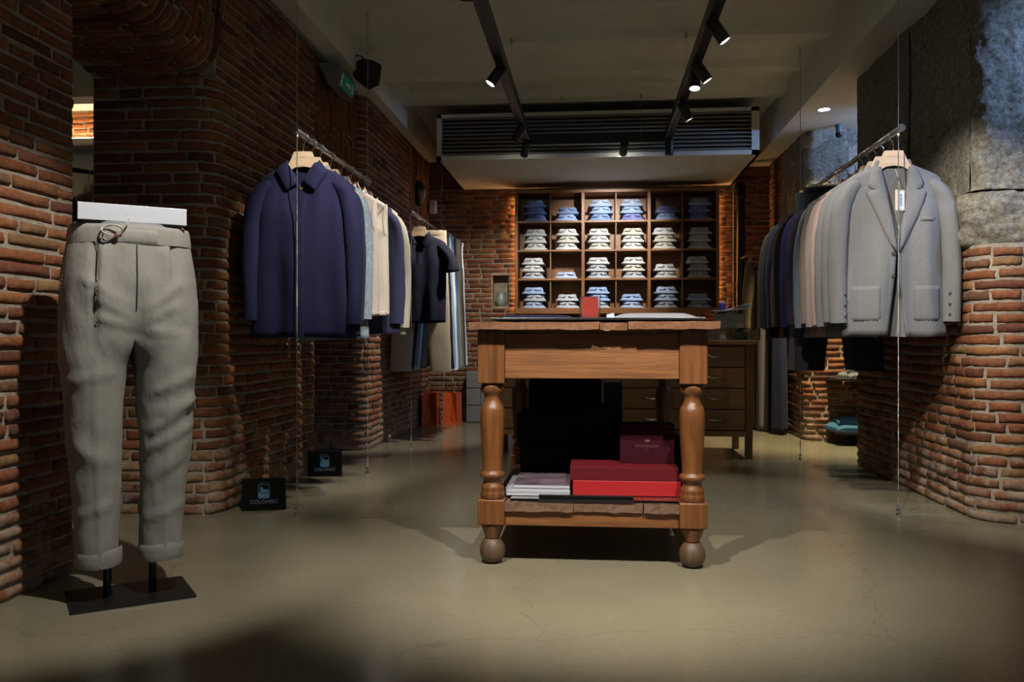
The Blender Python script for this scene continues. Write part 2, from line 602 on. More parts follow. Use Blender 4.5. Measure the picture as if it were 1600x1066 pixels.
def place_bricks(parent, bricks, limit=300):
    """bricks: (centre, size on film, builder); the largest in the picture become objects, the rest one joined part"""
    bricks.sort(key=lambda b: -b[0])
    rest = MB()
    for i, (px, kind, data) in enumerate(bricks):
        if i < limit and px > 0:
            if kind == 'inst':
                me, loc, ang, sx, sz = data[:5]
                o = bpy.data.objects.new('brick', me)
                o.location = loc
                o.rotation_euler = (0, 0, ang)
                o.scale = (sx, 1, sz)
            else:
                me = bpy.data.meshes.new('brick')
                me.from_pydata(data[0], [], data[1])
                bm = bmesh.new(); bm.from_mesh(me)
                bmesh.ops.recalc_face_normals(bm, faces=bm.faces)
                bm.to_mesh(me); bm.free()
                me.polygons.foreach_set('use_smooth', [True] * len(me.polygons))
                me.materials.append(BRICK)
                o = bpy.data.objects.new('brick', me)
            COL.objects.link(o)
            o.parent = parent
        else:
            if kind == 'inst':
                me, loc, ang, sx, sz, v, f = data
                c, s = math.cos(ang), math.sin(ang)
                rest.add([(loc[0] + a * sx * c + t * s, loc[1] + a * sx * s - t * c, loc[2] + w * sz) for a, t, w in v], f)
            else:
                rest.add(data[0], data[1])
    if rest.v:
        o = rest.build('brick_courses', BRICK, parent, True)
        o['kind'] = 'stuff'


def film_size(p, area):
    q = project(p)
    if not q:
        return 0
    x, y, d = q
    if -60 < x < 1660 and -60 < y < 1126:
        return area / d / d
    return 0


def courses(path, z0, z1, allowed=None, seed=1, pitch=0.0475, wob=0.002):
    rnd = random.Random(seed)
    out = []
    n = int(round((z1 - z0) / pitch))
    ph = (z1 - z0) / n
    for r in range(n):
        zc = z0 + (r + .5) * ph
        spans = allowed(zc) if allowed else [(0, path.length)]
        odd = r % 2
        for s0, s1 in spans:
            s = s0 + .006
            first = True
            while s < s1 - .03:
                ln = .235 if rnd.random() < .62 else .115
                if first and odd and s0 == 0:
                    ln = .115 + .06 * rnd.random()
                ln += (rnd.random() - .5) * .03
                first = False
                if s + ln > s1 - .07:
                    ln = s1 - .006 - s
                if ln > .33:
                    ln *= .5
                h = ph - .0125 + (rnd.random() - .5) * .005
                c = s + ln / 2
                zz = zc + (rnd.random() - .5) * wob * 2
                off = (rnd.random() - .5) * .006
                x, y, nx, ny = path.at(c)
                px = film_size((x, y, zz), ln * h)
                if path.straight(s, s + ln):
                    fam = 'stretcher' if ln > .17 else 'half'
                    me, v, f = rnd.choice(_shared[fam])
                    base = .235 if fam == 'stretcher' else .115
                    ang = math.atan2(nx, -ny)      # tangent (-ny, nx)
                    flip = PI if rnd.random() < 0 else 0
                    out.append((px, 'inst', (me, (x + nx * off, y + ny * off, zz), ang, ln / base, h / .035, v, f)))
                else:
                    v, f = brick_local(ln, h, rnd, nl=6)
                    vv = []
                    for a, t, w in v:
                        qx, qy, mx_, my_ = path.at(min(max(c + a, 0), path.length))
                        vv.append((qx + mx_ * (t + off), qy + my_ * (t + off), zz + w))
                    out.append((px, 'free', (vv, f)))
                s += ln + .012 + rnd.random() * .005
    return out


def backing(mb, path, z0, z1, rec=.0045, thick=.08):
    ss = path.samples()
    front, back = [], []
    for s in ss:
        x, y, nx, ny = path.at(s)
        front.append((x - nx * rec, y - ny * rec))
        back.append((x - nx * thick, y - ny * thick))
    loop = front + back[::-1]
    n = len(loop)
    v = [(x, y, z0) for x, y in loop] + [(x, y, z1) for x, y in loop]
    f = []
    for i in range(n):
        j = (i + 1) % n
        f.append((i, j, j + n, i + n))
    m = len(front)
    for i in range(m - 1):
        a, b_, c, d = i, i + 1, n - 2 - i, n - 1 - i
        f.append((a, b_, c, d)); f.append((a + n, b_ + n, c + n, d + n))
    mb.add(v, f)


def upright_courses(x, nx, y0, y1, z0, z1, seed, dy=.052):
    """bricks set on end in an infilled relieving arch: joints bend like a shallow bowl at the foot"""
    rnd = random.Random(seed)
    out = []
    n = int(round((y1 - y0) / dy))
    yc = (y0 + y1) / 2
    for r in range(n):
        yy = y0 + (r + .5) * (y1 - y0) / n
        k = (yy - yc) / ((y1 - y0) / 2)
        zs = z0 + .16 * (1 - math.sqrt(max(0, 1 - k * k * .96)))
        s = zs
        while s < z1 - .03:
            ln = .20 + rnd.random() * .08
            if s + ln > z1 - .06:
                ln = z1 - s - .004
            h = (y1 - y0) / n - .014
            v, f = brick_local(ln, h, rnd, nl=4)
            c = s + ln / 2
            off = (rnd.random() - .5) * .008
            vv = []
            for a, t, w in v:
                zz = c + a
                # courses lean towards the middle low down and stand upright higher up
                bend = -k * .11 * max(0, 1 - (zz - z0) / .42) ** 2
                vv.append((x + nx * (t + off), yy + w + bend + .006 * math.sin(zz * 17 + r), zz))
            out.append((film_size((x, yy, c), ln * h), 'free', (vv, f)))
            s += ln + .012
    return out

ARCH_Y, ARCH_R, ARCH_Z = 3.232, 1.613, 0.422      # flat segmental arch: its centre lies far below
ARCH_A = 0.2957
SPRING = 1.965
XL1, XL2, XL3 = -1.745, -1.68, -1.61

# --- near left pier
p = Path([('L', (XL1, -0.6), (XL1, 2.757))])
mb = MB(); backing(mb, p, 0, 2.53)
mb.box(-2.25, XL1 - .05, -0.6, 2.75, 0, 2.53)
w = struct('wall_left_front', mb, MORTAR, 'near left brick pier beside the grey trousers')
place_bricks(w, courses(p, 0, 2.53, seed=11, pitch=.0445))

# --- second left pier with its rounded corner and the wall behind the first rail
p = Path([('L', (-2.25, 3.70), (-1.80, 3.70)), ('A', (-1.80, 3.82), .12, -PI / 2, 0), ('L', (XL2, 3.82), (XL2, 5.08))])
corner_end = .45 + .12 * PI / 2
def fan(z):
    """how far the arch bricks lean over the pier at height z"""
    return .02 + (z - SPRING) * math.tan(ARCH_A)
mb = MB(); backing(mb, p, 0, SPRING)
backing(mb, Path([('L', (XL2, 3.70), (XL2, 5.08))]), SPRING, 2.53)
mb.box(-2.25, XL2 - .05, 3.86, 5.075, 0, 2.53)
mb.box(-2.25, -1.85, 3.75, 3.9, 0, SPRING)
w = struct('wall_left_middle', mb, MORTAR, 'left brick pier with rounded corner behind the navy overshirt')
bl = courses(p, 0, SPRING, seed=12)
p_up = Path([('L', (XL2, 3.70), (XL2, 5.08))])
bl += courses(p_up, SPRING, 2.53, lambda z: [(fan(z) - .012, p_up.length)], seed=22)
place_bricks(w, bl)

# --- brick arch over the opening to the next room
def arch_pt(phi, r, x):
    return (x, ARCH_Y + r * math.cos(phi), ARCH_Z + r * math.sin(phi))
def arch_map(s, t, phi):
    """s along the soffit from the back of the wall, over the rounded arris and out on the face"""
    L0 = .45
    q = .12 * PI / 2
    if s <= L0:
        return arch_pt(phi, ARCH_R - t, -2.25 + s)
    if s <= L0 + q:
        a = (s - L0) / .12
        return arch_pt(phi, ARCH_R + .12 - (.12 + t) * math.cos(a), -1.80 + (.12 + t) * math.sin(a))
    return arch_pt(phi, ARCH_R + .12 + (s - L0 - q), XL2 + t)
def arch_s_max(phi):
    return .45 + .12 * PI / 2 + (2.528 - ARCH_Z) / math.sin(phi) - ARCH_R - .12
mb = MB()
rows = []
A0, A1 = PI / 2 - ARCH_A, PI / 2 + ARCH_A
for k in range(21):
    phi = A0 + (A1 - A0) * k / 20
    rows.append([arch_map(s, -.0045, phi) for s in [0, .2, .45] + [.45 + .12 * PI / 2 * i / 6 for i in range(1, 7)] + [.7, arch_s_max(phi)]])
mb.grid(rows)
mb.box(-2.25, XL2 - .03, 2.76, 3.75, 2.20, 2.53)
w = struct('wall_left_arch', mb, MORTAR, 'flat brick arch over the opening in the left wall')
rnd = random.Random(5)
bl = []
NC = 20
for c in range(NC):
    phi = A0 + (A1 - A0) * (c + .5) / NC
    s = .006 - rnd.random() * .18
    lim = arch_s_max(phi) - .006
    while s < lim - .05:
        ln = .235 if rnd.random() < .7 else .13
        s0 = max(.004, s)
        s1 = min(s + ln, lim)
        if s1 - s0 > .04:
            h = 2 * ARCH_A * ARCH_R / NC - .013
            v, f = brick_local(s1 - s0, h, rnd, nl=7)
            off = (rnd.random() - .5) * .007
            cc = (s0 + s1) / 2
            vv = []
            for a, t, ww in v:
                vv.append(arch_map(cc + a, t + off, phi + ww / ARCH_R))
            bl.append((film_size(vv[-1], (s1 - s0) * h), 'free', (vv, f)))
        s += ln + .012
place_bricks(w, bl)

# --- left rear wall: niche, blocked arch above it, wall behind the second rail
p = Path([('L', (-2.25, 6.0), (-1.71, 6.0)), ('A', (-1.71, 6.10), .10, -PI / 2, 0), ('L', (XL3, 6.10), (XL3, 8.35))])
NZ = 1.62
s_patch = p.length - (8.35 - 7.45)
def allow_rear(z):
    a = .54
    if z < NZ:
        return [(0, p_rear.length)]
    if z > 1.78:
        return [(a, s_patch)]
    return [(a, p_rear.length)]
p_rear = p
mb = MB(); backing(mb, p, 0, 2.53)
mb.box(-2.3, -2.22, 5.0, 6.1, 0, NZ)
mb.box(-2.3, XL2 - .004, 5.06, 6.12, NZ, 2.53)
mb.box(-2.25, XL3 - .05, 6.15, 8.4, 0, 2.53)
w = struct('wall_left_rear', mb, MORTAR, 'left rear brick wall with blocked arch behind the trouser rail')
bl = courses(p, 0, 2.53, allow_rear, seed=15)
bl += upright_courses(XL2, 1, 5.085, 6.06, NZ + .01, 2.52, 16)
bl += upright_courses(XL3, 1, 7.46, 8.34, 1.76, 2.52, 17)
place_bricks(w, bl)

# --- back wall
YB = 8.35
p = Path([('L', (XL3, YB), (1.66, YB))])
def allow_back(z):
    x2s = lambda x: x - XL3
    cuts = []
    if 1.06 < z < 2.16:
        cuts.append((-.71, 1.12))
    if 1.12 < z < 1.42:
        cuts.append((-.985, -.825))
    cuts.sort()
    out, s = [], 0
    for a, b_ in cuts:
        out.append((s, x2s(a))); s = x2s(b_)
    out.append((s, p_back.length))
    return out
p_back = p
mb = MB()
YF = YB + .0045
mb.box(XL3 - .1, -.985, YF, YB + .2, 0, 2.75)
mb.box(-.825, 1.76, YF, YB + .2, 0, 2.75)
mb.box(-.985, -.825, YF, YB + .2, 0, 1.12)
mb.box(-.985, -.825, YF, YB + .2, 1.42, 2.75)
mb.box(-.985, -.825, YB + .14, YB + .2, 1.12, 1.42)
w = struct('wall_back', mb, MORTAR, 'brick back wall behind the shirt shelves')
place_bricks(w, courses(p, 0, 2.73, allow_back, seed=18))

# grey block plinth at the foot of the back wall, left of the counter
pl = struct('wall_back_plinth', MB().box(-1.22, -.70, 8.20, YB - .01, 0, .49), GREY_BLOCK, 'low grey block plinth left of the counter')
for r, (z0, z1) in enumerate(((.005, .16), (.168, .325), (.333, .485))):
    x = -1.22 - (.12 if r % 2 else 0)
    while x < -.72:
        a, b_ = max(x, -1.22) + .004, min(x + .26, -.70) - .004
        if b_ - a > .03:
            MB().box(a, b_, 8.185, 8.22, z0, z1, .004).build('block', GREY_BLOCK, pl)
        x += .26

# --- right near pier and the wall behind the blazers: brick below, granite above
XR = 1.65
p = Path([('L', (XR, 5.62), (XR, 4.01)), ('A', (1.80, 4.01), .15, PI, 1.5 * PI), ('L', (1.80, 3.86), (3.3, 3.86))])
mb = MB(); backing(mb, p, 0, 1.20)
mb.box(XR + .06, 3.3, 3.95, 5.60, 0, 1.20)
w = struct('wall_right_front', mb, MORTAR, 'right brick pier with rounded corner under the granite blocks')
place_bricks(w, courses(p, 0, 1.19, seed=19, wob=.004))


def rock(name, path, z0, z1, amp, parent, bulge=0.0, seed=0.0, ns=40, nz=30, freq=3.0, label=None):
    """rough dressed stone following the wall line"""
    rows = []
    for i in range(nz + 1):
        z = z0 + (z1 - z0) * i / nz
        row = []
        for k in range(ns + 1):
            s = path.length * k / ns
            x, y, nx, ny = path.at(s)
            q = Vector((x * freq + seed, y * freq, z * freq))
            d = amp * noise.fractal(q, 0.8, 2.1, 5) + amp * .35 * noise.fractal(q * 5, 0.7, 2.0, 3)
            d += bulge * math.sin(PI * i / nz) ** .5
            if k in (0, ns):
                d *= .3
            row.append((x + nx * d, y + ny * d, z))
        rows.append(row)
    m = MB().grid(rows)
    back = []
    for k in range(0, ns + 1):
        x, y, nx, ny = path.at(path.length * k / ns)
        back.append((x - nx * .13, y - ny * .13))
    m.grid([[(a, b_, z1) for a, b_ in back], rows[-1]])
    m.grid([[(a, b_, z0) for a, b_ in back], rows[0]])
    o = m.build(name, STONE, parent, smooth=True)
    return o

w = struct('wall_right_upper', MB().box(XR + .08, 3.3, 3.98, 5.58, 1.19, 2.45), STONE, 'dark granite blocks of the right wall above the brick')
rock('granite_block', Path([('L', (XR, 5.62), (XR, 4.72))]), 1.20, 2.45, .022, w, seed=1)
rock('granite_block', Path([('L', (XR + .004, 4.71), (XR + .004, 3.99))]), 1.44, 2.45, .020, w, seed=2)
rock('granite_block', Path([('L', (XR, 4.71), (XR, 4.05)), ('A', (1.76, 4.05), .11, PI, 1.5 * PI), ('L', (1.76, 3.94), (3.3, 3.94))]), 1.19, 1.435, .035, w, bulge=.045, seed=3, ns=110, nz=24, freq=9)
rock('granite_block', Path([('A', (1.72, 3.99), .065, PI, 1.5 * PI), ('L', (1.72, 3.925), (2.45, 3.925))]), 1.44, 2.45, .020, w, seed=4, ns=90, nz=90, freq=9)
rock('granite_block', Path([('L', (2.46, 3.91), (3.3, 3.91))]), 1.44, 2.45, .020, w, seed=9, ns=60, nz=70, freq=9)

# --- right rear: recess beyond the blazers and the far pier
p = Path([('L', (XR, 8.35), (XR, 7.03)), ('A', (1.73, 7.03), .08, PI, 1.5 * PI), ('L', (1.73, 6.95), (3.2, 6.95))])
def allow_rr(z):
    if z < 1.52:
        return [(0, p_rr.length)]
    return [(0, .55)]
p_rr = p
mb = MB(); backing(mb, p, 0, 2.45)
w = struct('wall_right_rear', mb, MORTAR, 'far right brick pier and recess back wall')
place_bricks(w, courses(p, 0, 2.45, allow_rr, seed=20))
rock('granite_block', Path([('L', (XR, 7.80), (XR, 7.03)), ('A', (1.73, 7.03), .08, PI, 1.5 * PI), ('L', (1.73, 6.95), (1.98, 6.95))]), 1.53, 2.44, .03, w, seed=5, ns=50)
rock('granite_block', Path([('L', (1.985, 6.955), (3.2, 6.955))]), 1.53, 2.44, .02, w, seed=6, ns=50)
struct('wall_right_recess', MB().box(3.2, 3.3, 5.5, 7.1, 0, 2.45), PLASTER, 'side wall closing the recess on the right')

# --- the next room seen through the arch
struct('wall_next_room_back', MB().box(-6.2, -2.25, 6.5, 6.6, 0, 3.2), WHITE_WALL, 'plain plaster wall in the room beyond the arch')
struct('wall_next_room_side', MB().box(-6.2, -6.1, -1.2, 6.5, 0, 3.2), WHITE_WALL, 'far side wall of the room beyond the arch')
tag(struct('ceiling_next_room', MB().box(-6.2, -2.25, -1.2, 6.6, 3.06, 3.2), WHITE_WALL, 'white ceiling of the room beyond the arch'), cat='ceiling')
# sloped grey bulkhead, white ledge and a strip of lit brick under it
mb = MB().add([(-6.1, 6.5, 2.66), (-2.3, 6.5, 2.66), (-2.3, 6.2, 3.04), (-6.1, 6.2, 3.04), (-6.1, 6.5, 3.04), (-2.3, 6.5, 3.04)],
              [(0, 1, 2, 3), (3, 2, 5, 4), (0, 3, 4), (1, 5, 2), (0, 4, 5, 1)])
tag(struct('trim_3', mb, GREY_BLOCK, 'sloped grey bulkhead in the room beyond the arch'), cat='bulkhead')
tag(struct('trim_4', MB().box(-6.1, -2.3, 6.29, 6.5, 2.60, 2.655), WHITE_WALL, 'white ledge above the lit brick strip beyond the arch'), cat='ledge')
p = Path([('L', (-5.0, 6.47), (-2.3, 6.47))])
mb = MB(); backing(mb, p, 2.36, 2.60, thick=.03)
w = struct('wall_next_room_brick', mb, MORTAR, 'strip of lit brick in the room beyond the arch')
place_bricks(w, courses(p, 2.37, 2.59, seed=21))
tag(struct('trim_5', MB().box(-6.1, -2.3, 6.36, 6.5, 2.30, 2.355), PLASTER, 'grey ledge below the lit brick strip beyond the arch'), cat='ledge')

# ------------------------------------------------------------------ air-conditioning bulkhead
bk = thing('air_conditioning_bulkhead', (0, 6.95, 2.256), 'white boxed air conditioner with dark louvre grille on the ceiling over the counter', 'air conditioner')
BX0, BX1, BY0, BZ0, BZ1 = -1.28, 1.30, 6.95, 2.256, 2.63
mb = MB()
mb.box(BX0, BX1, BY0 + .02, BY0 + .05, BZ0, BZ0 + .035)
mb.box(BX0, BX1, BY0 + .02, BY0 + .05, BZ1 - .03, BZ1)
mb.box(BX0, BX0 + .04, BY0 + .02, BY0 + .05, BZ0, BZ1)
mb.box(BX1 - .06, BX1, BY0 + .02, BY0 + .05, BZ0, BZ1)
mb.xf(Matrix.Translation((0, -BY0, -BZ0))).build('front_frame', PLASTER, bk)
mb = MB().box(BX0, BX1, BY0 + .05, YB - .01, BZ0, BZ0 + .02)
mb.box(BX0, BX0 + .02, BY0 + .05, YB - .01, BZ0, BZ1).box(BX1 - .02, BX1, BY0 + .05, YB - .01, BZ0, BZ1)
mb.box(BX0, BX1, BY0 + .05, YB - .01, BZ1 - .02, BZ1)
mb.xf(Matrix.Translation((0, -BY0, -BZ0))).build('casing', WHITE_WALL, bk)
MB().box(BX0 + .04, BX1 - .06, .10, .12, .03, BZ1 - BZ0 - .03).build('duct_back', BLACK, bk)
SLAT = mk('louvre_bronze', (0.34, 0.31, 0.24), 0.55)
ns = 10
for k in range(ns):
    z = .05 + k * (.285 / (ns - 1))
    m = MB().add([(BX0 + .04, .02, z - .010), (BX1 - .06, .02, z - .010), (BX1 - .06, .055, z + .010), (BX0 + .04, .055, z + .010),
                  (BX0 + .04, .02, z - .004), (BX1 - .06, .02, z - .004), (BX1 - .06, .055, z + .016), (BX0 + .04, .055, z + .016)],
                 [(0, 1, 2, 3), (4, 7, 6, 5), (0, 4, 5, 1), (2, 6, 7, 3), (1, 5, 6, 2), (0, 3, 7, 4)])
    m.build('slat', SLAT, bk)

# ------------------------------------------------------------------ lamp tracks
TY0, TY1 = 0.6, 6.78
tr = thing('lighting_track', (0, TY1, TRACK_Z), 'black suspended U-shaped spotlight track below the ceiling', 'light track')
for x in (TRACK_L, TRACK_R):
    m = MB().box(x - .028, x + .028, TY0 - TY1, .02, -.005, .065, .003)
    m.box(x - .011, x + .011, TY0 - TY1 + .02, -.02, -.0055, .01)
    m.build('rail', BLACK, tr)
MB().box(TRACK_L, TRACK_R, -.03, .03, -.012, .065, .003).build('cross_rail', BLACK, tr)
for x, y in ((TRACK_L, 5.46), (TRACK_R, 5.46), (TRACK_L, 3.2), (TRACK_R, 3.2), (-.25, 6.76), (.36, 6.76)):
    m = MB().tube([(x, y - TY1, .06), (x, y - TY1, CEIL + .005 - TRACK_Z)], .0013, 6)
    m.lathe([(.008, .335), (.008, .375), (.003, .38)], 8, x, y - TY1)
    m.build('suspension_wire', CABLE, tr)

def spot(x, y, aim, watts, cone, blend, label):
    root = thing('spotlight', (x, y, TRACK_Z), label, 'spotlight', 'spotlights on the suspended track')
    piv = Vector((0, 0, -.035))
    d = (Vector(aim) - (Vector((x, y, TRACK_Z)) + piv)).normalized()
    m = MB().box(-.016, .016, -.05, .05, -.022, -.006, .002)
    m.tube([(0, 0, -.02), (0, 0, -.04)], .009, 8)
    m.build('adapter', BLACK, root)
    rot = Vector((0, 0, -1)).rotation_difference(d).to_matrix().to_4x4()
    T = Matrix.Translation(piv) @ rot
    body = MB().lathe([(.010, .032), (.029, .030), (.031, .026), (.031, -.095), (.0285, -.098), (.0265, -.094), (.026, -.0925)], 24).xf(T).build('housing', BLACK, root, True)
    ln = MB().lathe([(.0005, -.0955), (.026, -.095), (.026, -.0935), (.0005, -.093)], 24).xf(T).build('lens', LENS if watts else BLACK_SATIN, root)
    ring = []
    for k in range(20):
        a = 2 * PI * k / 20
        ring.append((.0295 * math.cos(a), .0295 * math.sin(a), -.0975))
    MB().tube(ring + ring[:1], .0013, 6, False).xf(T).build('rim', STEEL if watts else BLACK, root)
    if watts:
        L = bpy.data.lights.new('spot_beam', 'SPOT')
        L.energy = watts
        L.color = NEUTRAL
        L.spot_size = math.radians(cone)
        L.spot_blend = blend
        L.shadow_soft_size = .022
        lo = bpy.data.objects.new('spot_beam', L)
        COL.objects.link(lo)
        lo.parent = root
        lo.location = piv + d * .102
        lo.rotation_euler = d.to_track_quat('-Z', 'Y').to_euler()
    return root

def spot_label(i, x, y):
    side = 'left track' if x == TRACK_L else ('right track' if x == TRACK_R else 'cross rail')
    names = {0: 'black cylinder spotlight nearest the camera on the right track, lens lit',
             1: 'black cylinder spotlight second along the right track, aimed at the blazers',
             2: 'black cylinder spotlight on the right track tilted down with its lens ring showing',
             3: 'black cylinder spotlight third of those aimed right on the right track, by the louvre grille',
             4: 'unlit black cylinder spotlight hanging straight down at the right track corner',
             5: 'black cylinder spotlight nearest the camera on the left track, aimed at the left wall',
             6: 'black cylinder spotlight on the left track in front of the grille, aimed left',
             7: 'spotlight with bright silver flank at the far end of the left track',
             8: 'black cylinder spotlight alone on the cross rail, aimed at the shirt shelves'}
    return names.get(i, 'black cylinder spotlight above the picture on the %s, number %d counted from the door' % (side, i))
for i, (x, y, aim, wt, cone, bl_) in enumerate(SPOTS):
    if i >= 9:
        order = {9: 'aimed at the grey blazer', 10: 'aimed at the grey trousers', 11: 'aimed at the navy overshirt', 12: 'left one aimed at the table',
                 13: 'right one aimed at the table', 14: 'aimed at the right brick pier', 15: 'aimed at the left floor'}[i]
        lab = 'black spotlight further along the track out of sight, %s' % order
    else:
        lab = spot_label(i, x, y)
    spot(x, y, aim, wt, cone, bl_, lab)

# recessed downlight in the soffit of the right recess
dl = thing('downlight', (1.63, 6.33, 2.43), 'bright recessed downlight in the bluish soffit beyond the blazers', 'downlight')
m = MB().lathe([(.040, .0), (.040, -.004), (.052, -.004), (.052, .0)], 24, caps=False)
m.build('trim_ring', WHITE_WALL, dl)
COOL_LENS = mk('cool_lens', (1, 1, 1), .3, emit=(.92, .96, 1.0), estr=30)
MB().lathe([(.0005, -.003), (.04, -.003), (.04, -.001), (.0005, -.001)], 20).build('lens', COOL_LENS, dl)
L = bpy.data.lights.new('downlight_beam', 'SPOT'); L.energy = 210; L.color = (1.0, .84, .52); L.spot_size = math.radians(84); L.spot_blend = .8; L.shadow_soft_size = .035
lo = bpy.data.objects.new('downlight_beam', L); COL.objects.link(lo); lo.parent = dl; lo.location = (0, 0, -.012)
lo.rotation_euler = (Vector((1.98, 6.95, .55)) - Vector((1.63, 6.33, 2.42))).normalized().to_track_quat('-Z', 'Y').to_euler()
# hidden bluish lamp in the recess; added unseen lamp tinting the right granite blue
def cool_lamp(loc, aim, watts, cone, label, col=(.26, .46, 1.0)):
    root = thing('unseen_blue_lamp', loc, label, 'lamp')
    d = (Vector(aim) - Vector(loc)).normalized()
    rot = Vector((0, 0, -1)).rotation_difference(d).to_matrix().to_4x4()
    MB().lathe([(.012, .05), (.035, .045), (.035, -.04), (.031, -.042), (.03, -.03)], 20).xf(rot).build('housing', BLACK, root, True)
    MB().lathe([(.0005, -.034), (.03, -.034), (.03, -.032), (.0005, -.032)], 20).xf(rot).build('lens', COOL_LENS, root)
    L = bpy.data.lights.new('beam', 'SPOT'); L.energy = watts; L.color = col; L.spot_size = math.radians(cone); L.spot_blend = .8; L.shadow_soft_size = .03
    lo = bpy.data.objects.new('beam', L); COL.objects.link(lo); lo.parent = root
    lo.location = d * .05; lo.rotation_euler = d.to_track_quat('-Z', 'Y').to_euler()
cool_lamp((2.35, 3.25, 2.36), (2.05, 3.93, 1.85), 30, 80, 'small black lamp added to wash the right granite with blue light, out of sight')
cool_lamp((2.6, 6.2, 2.36), (1.9, 6.9, 2.2), 26, 110, 'small black lamp hidden in the right recess giving blue light')

# lamps of the next room: a warm strip on the ledge, a ceiling globe
strip = mk('warm_strip', (1, .8, .5), .5, emit=(1.0, .68, .34), estr=34)
tag(MB().box(-5.0, -2.5, 6.375, 6.39, 2.355, 2.362).build('led_strip', strip), 'warm light strip on the ledge beyond the arch', 'light strip')
gl = thing('ceiling_globe', (-4.2, 4.6, 2.80), 'round white ceiling lamp of the room beyond the arch', 'lamp')
MB().lathe([(.01, -.12), (.07, -.10), (.10, -.04), (.09, .02), (.05, .06), (.02, .07)], 20).build('globe', mk('opal', (1, 1, 1), .4, emit=(1, .9, .72), estr=2.5), gl, True)
MB().tube([(0, 0, .06), (0, 0, .26)], .008, 8).build('stem', BLACK, gl)

# ------------------------------------------------------------------ old workbench table
TX, TY = -.012, 2.93
tb = thing('workbench_table', (TX, TY, 0), 'old oak worktable with turned legs and a lower shelf in the middle of the shop', 'table')
prof = [(.030, .640), (.036, .632), (.041, .622), (.041, .610), (.037, .600), (.029, .592), (.027, .580), (.030, .566), (.038, .552), (.043, .538),
        (.0435, .51), (.0425, .47), (.040, .42), (.037, .37), (.034, .328), (.036, .322), (.043, .318), (.045, .311), (.043, .303), (.036, .298), (.031, .290),
        (.033, .280), (.040, .270), (.041, .262), (.0385, .256), (.041, .250), (.0425, .242), (.041, .234), (.040, .226)]
low = [(.040, .142), (.041, .132), (.037, .124), (.034, .114), (.030, .105), (.0265, .095), (.026, .088)]
ball = [(.006, .0015), (.022, .003), (.034, .011), (.042, .024), (.0455, .042), (.043, .060), (.036, .075), (.027, .086), (.020, .090)]
LX = (-.344, .349)
LY = (.095, 1.27)
for x in LX:
    for y in LY:
        lg = MB()
        lg.box(x - .047, x + .047, y - .047, y + .047, .632, .818, .004)
        lg.lathe(prof, 28, x, y)
        lg.box(x - .047, x + .047, y - .047, y + .047, .140, .228, .004)
        lg.lathe(low, 24, x, y)
        o = lg.build('leg', OAK_Z, tb)
        for pg in o.data.polygons:
            pg.use_smooth = len(pg.vertices) == 4 and abs(pg.normal.z) < .95 and pg.area < .0004
        MB().lathe(ball, 24, x, y).build('ball_foot', FOOT, o, True)
# aprons
MB().box(-.297, .302, .062, .090, .650, .806, .002).build('front_apron', OAK, tb)
MB().box(-.297, .302, 1.275, 1.30, .650, .806, .002).build('rear_apron', OAK, tb)
for x in (-.375, .352):
    MB().box(x, x + .028, .14, 1.223, .650, .806, .002).build('side_apron', OAK_Y, tb)
# top planks, split and uneven at the front end
def plank(x0, x1, y0, y1, z0, z1, jag, seed, nx=10):
    r = random.Random(seed)
    rows_t, rows_b = [], []
    nseg = 8
    ys = [y0] + [y0 + (y1 - y0) * k / nseg for k in range(1, nseg + 1)]
    bev = .004
    def ring(y, i):
        out = []
        sag = [(r.random() - .5) * .0035 for _ in range(nx + 1)]
        for k in range(nx + 1):
            out.append((x0 + (x1 - x0) * k / nx + ((r.random() - .5) * .004 if k in (0, nx) else 0), y + (jag * (r.random() - .5) if i == 0 else 0), z1 + sag[k] * .5 - (bev if k in (0, nx) or i == 0 else 0)))
        for k in range(nx, -1, -1):
            out.append((x0 + (x1 - x0) * k / nx, y + (jag * (r.random() - .5) if i == 0 else 0), z0 + sag[k]))
        return out
    rings = [ring(y, i) for i, y in enumerate(ys)]
    m = MB().grid(rings, close_u=True)
    n = len(rings[0])
    m.f.append(tuple(range(n)))
    m.f.append(tuple(len(m.v) - n + k for k in range(n))[::-1])
    return m
for x0, x1, sd, dz, y0 in ((-.415, .028, 1, 0, .0), (.031, .124, 2, -.003, .008), (.127, .43, 3, .001, -.004)):
    plank(x0, x1, y0, 1.37, .819 + dz, .849 + dz, .0025, sd).build('top_plank', OAK_Y, tb)
# lower shelf
MB().box(-.297, .302, .07, .10, .137, .188, .002).build('front_stretcher', OAK, tb)
MB().box(-.297, .302, 1.255, 1.285, .137, .188, .002).build('rear_stretcher', OAK, tb)
for x in (-.365, .352):
    MB().box(x, x + .03, .142, 1.223, .137, .188, .002).build('side_stretcher', OAK_Y, tb)
for x0, x1, sd in ((-.296, -.06, 4), (-.057, .178, 5), (.182, .301, 6)):
    plank(x0, x1, .055 + (.005 if sd == 5 else 0), 1.31, .189, .222, .003, sd).build('shelf_plank', OLD_OAK, tb)

SH = .2245           # top of the lower shelf
def put(mb, name, mat, label, cat, group=None, smooth=False):
    """one-mesh thing modelled in world coordinates, origin moved to its base"""
    xs = [v[0] for v in mb.v]; ys = [v[1] for v in mb.v]; zs = [v[2] for v in mb.v]
    c = Vector(((min(xs) + max(xs)) / 2, (min(ys) + max(ys)) / 2, min(zs)))
    mb.xf(Matrix.Translation(-c))
    o = mb.build(name, mat, None, smooth)
    o.location = c
    return tag(o, label, cat, group)

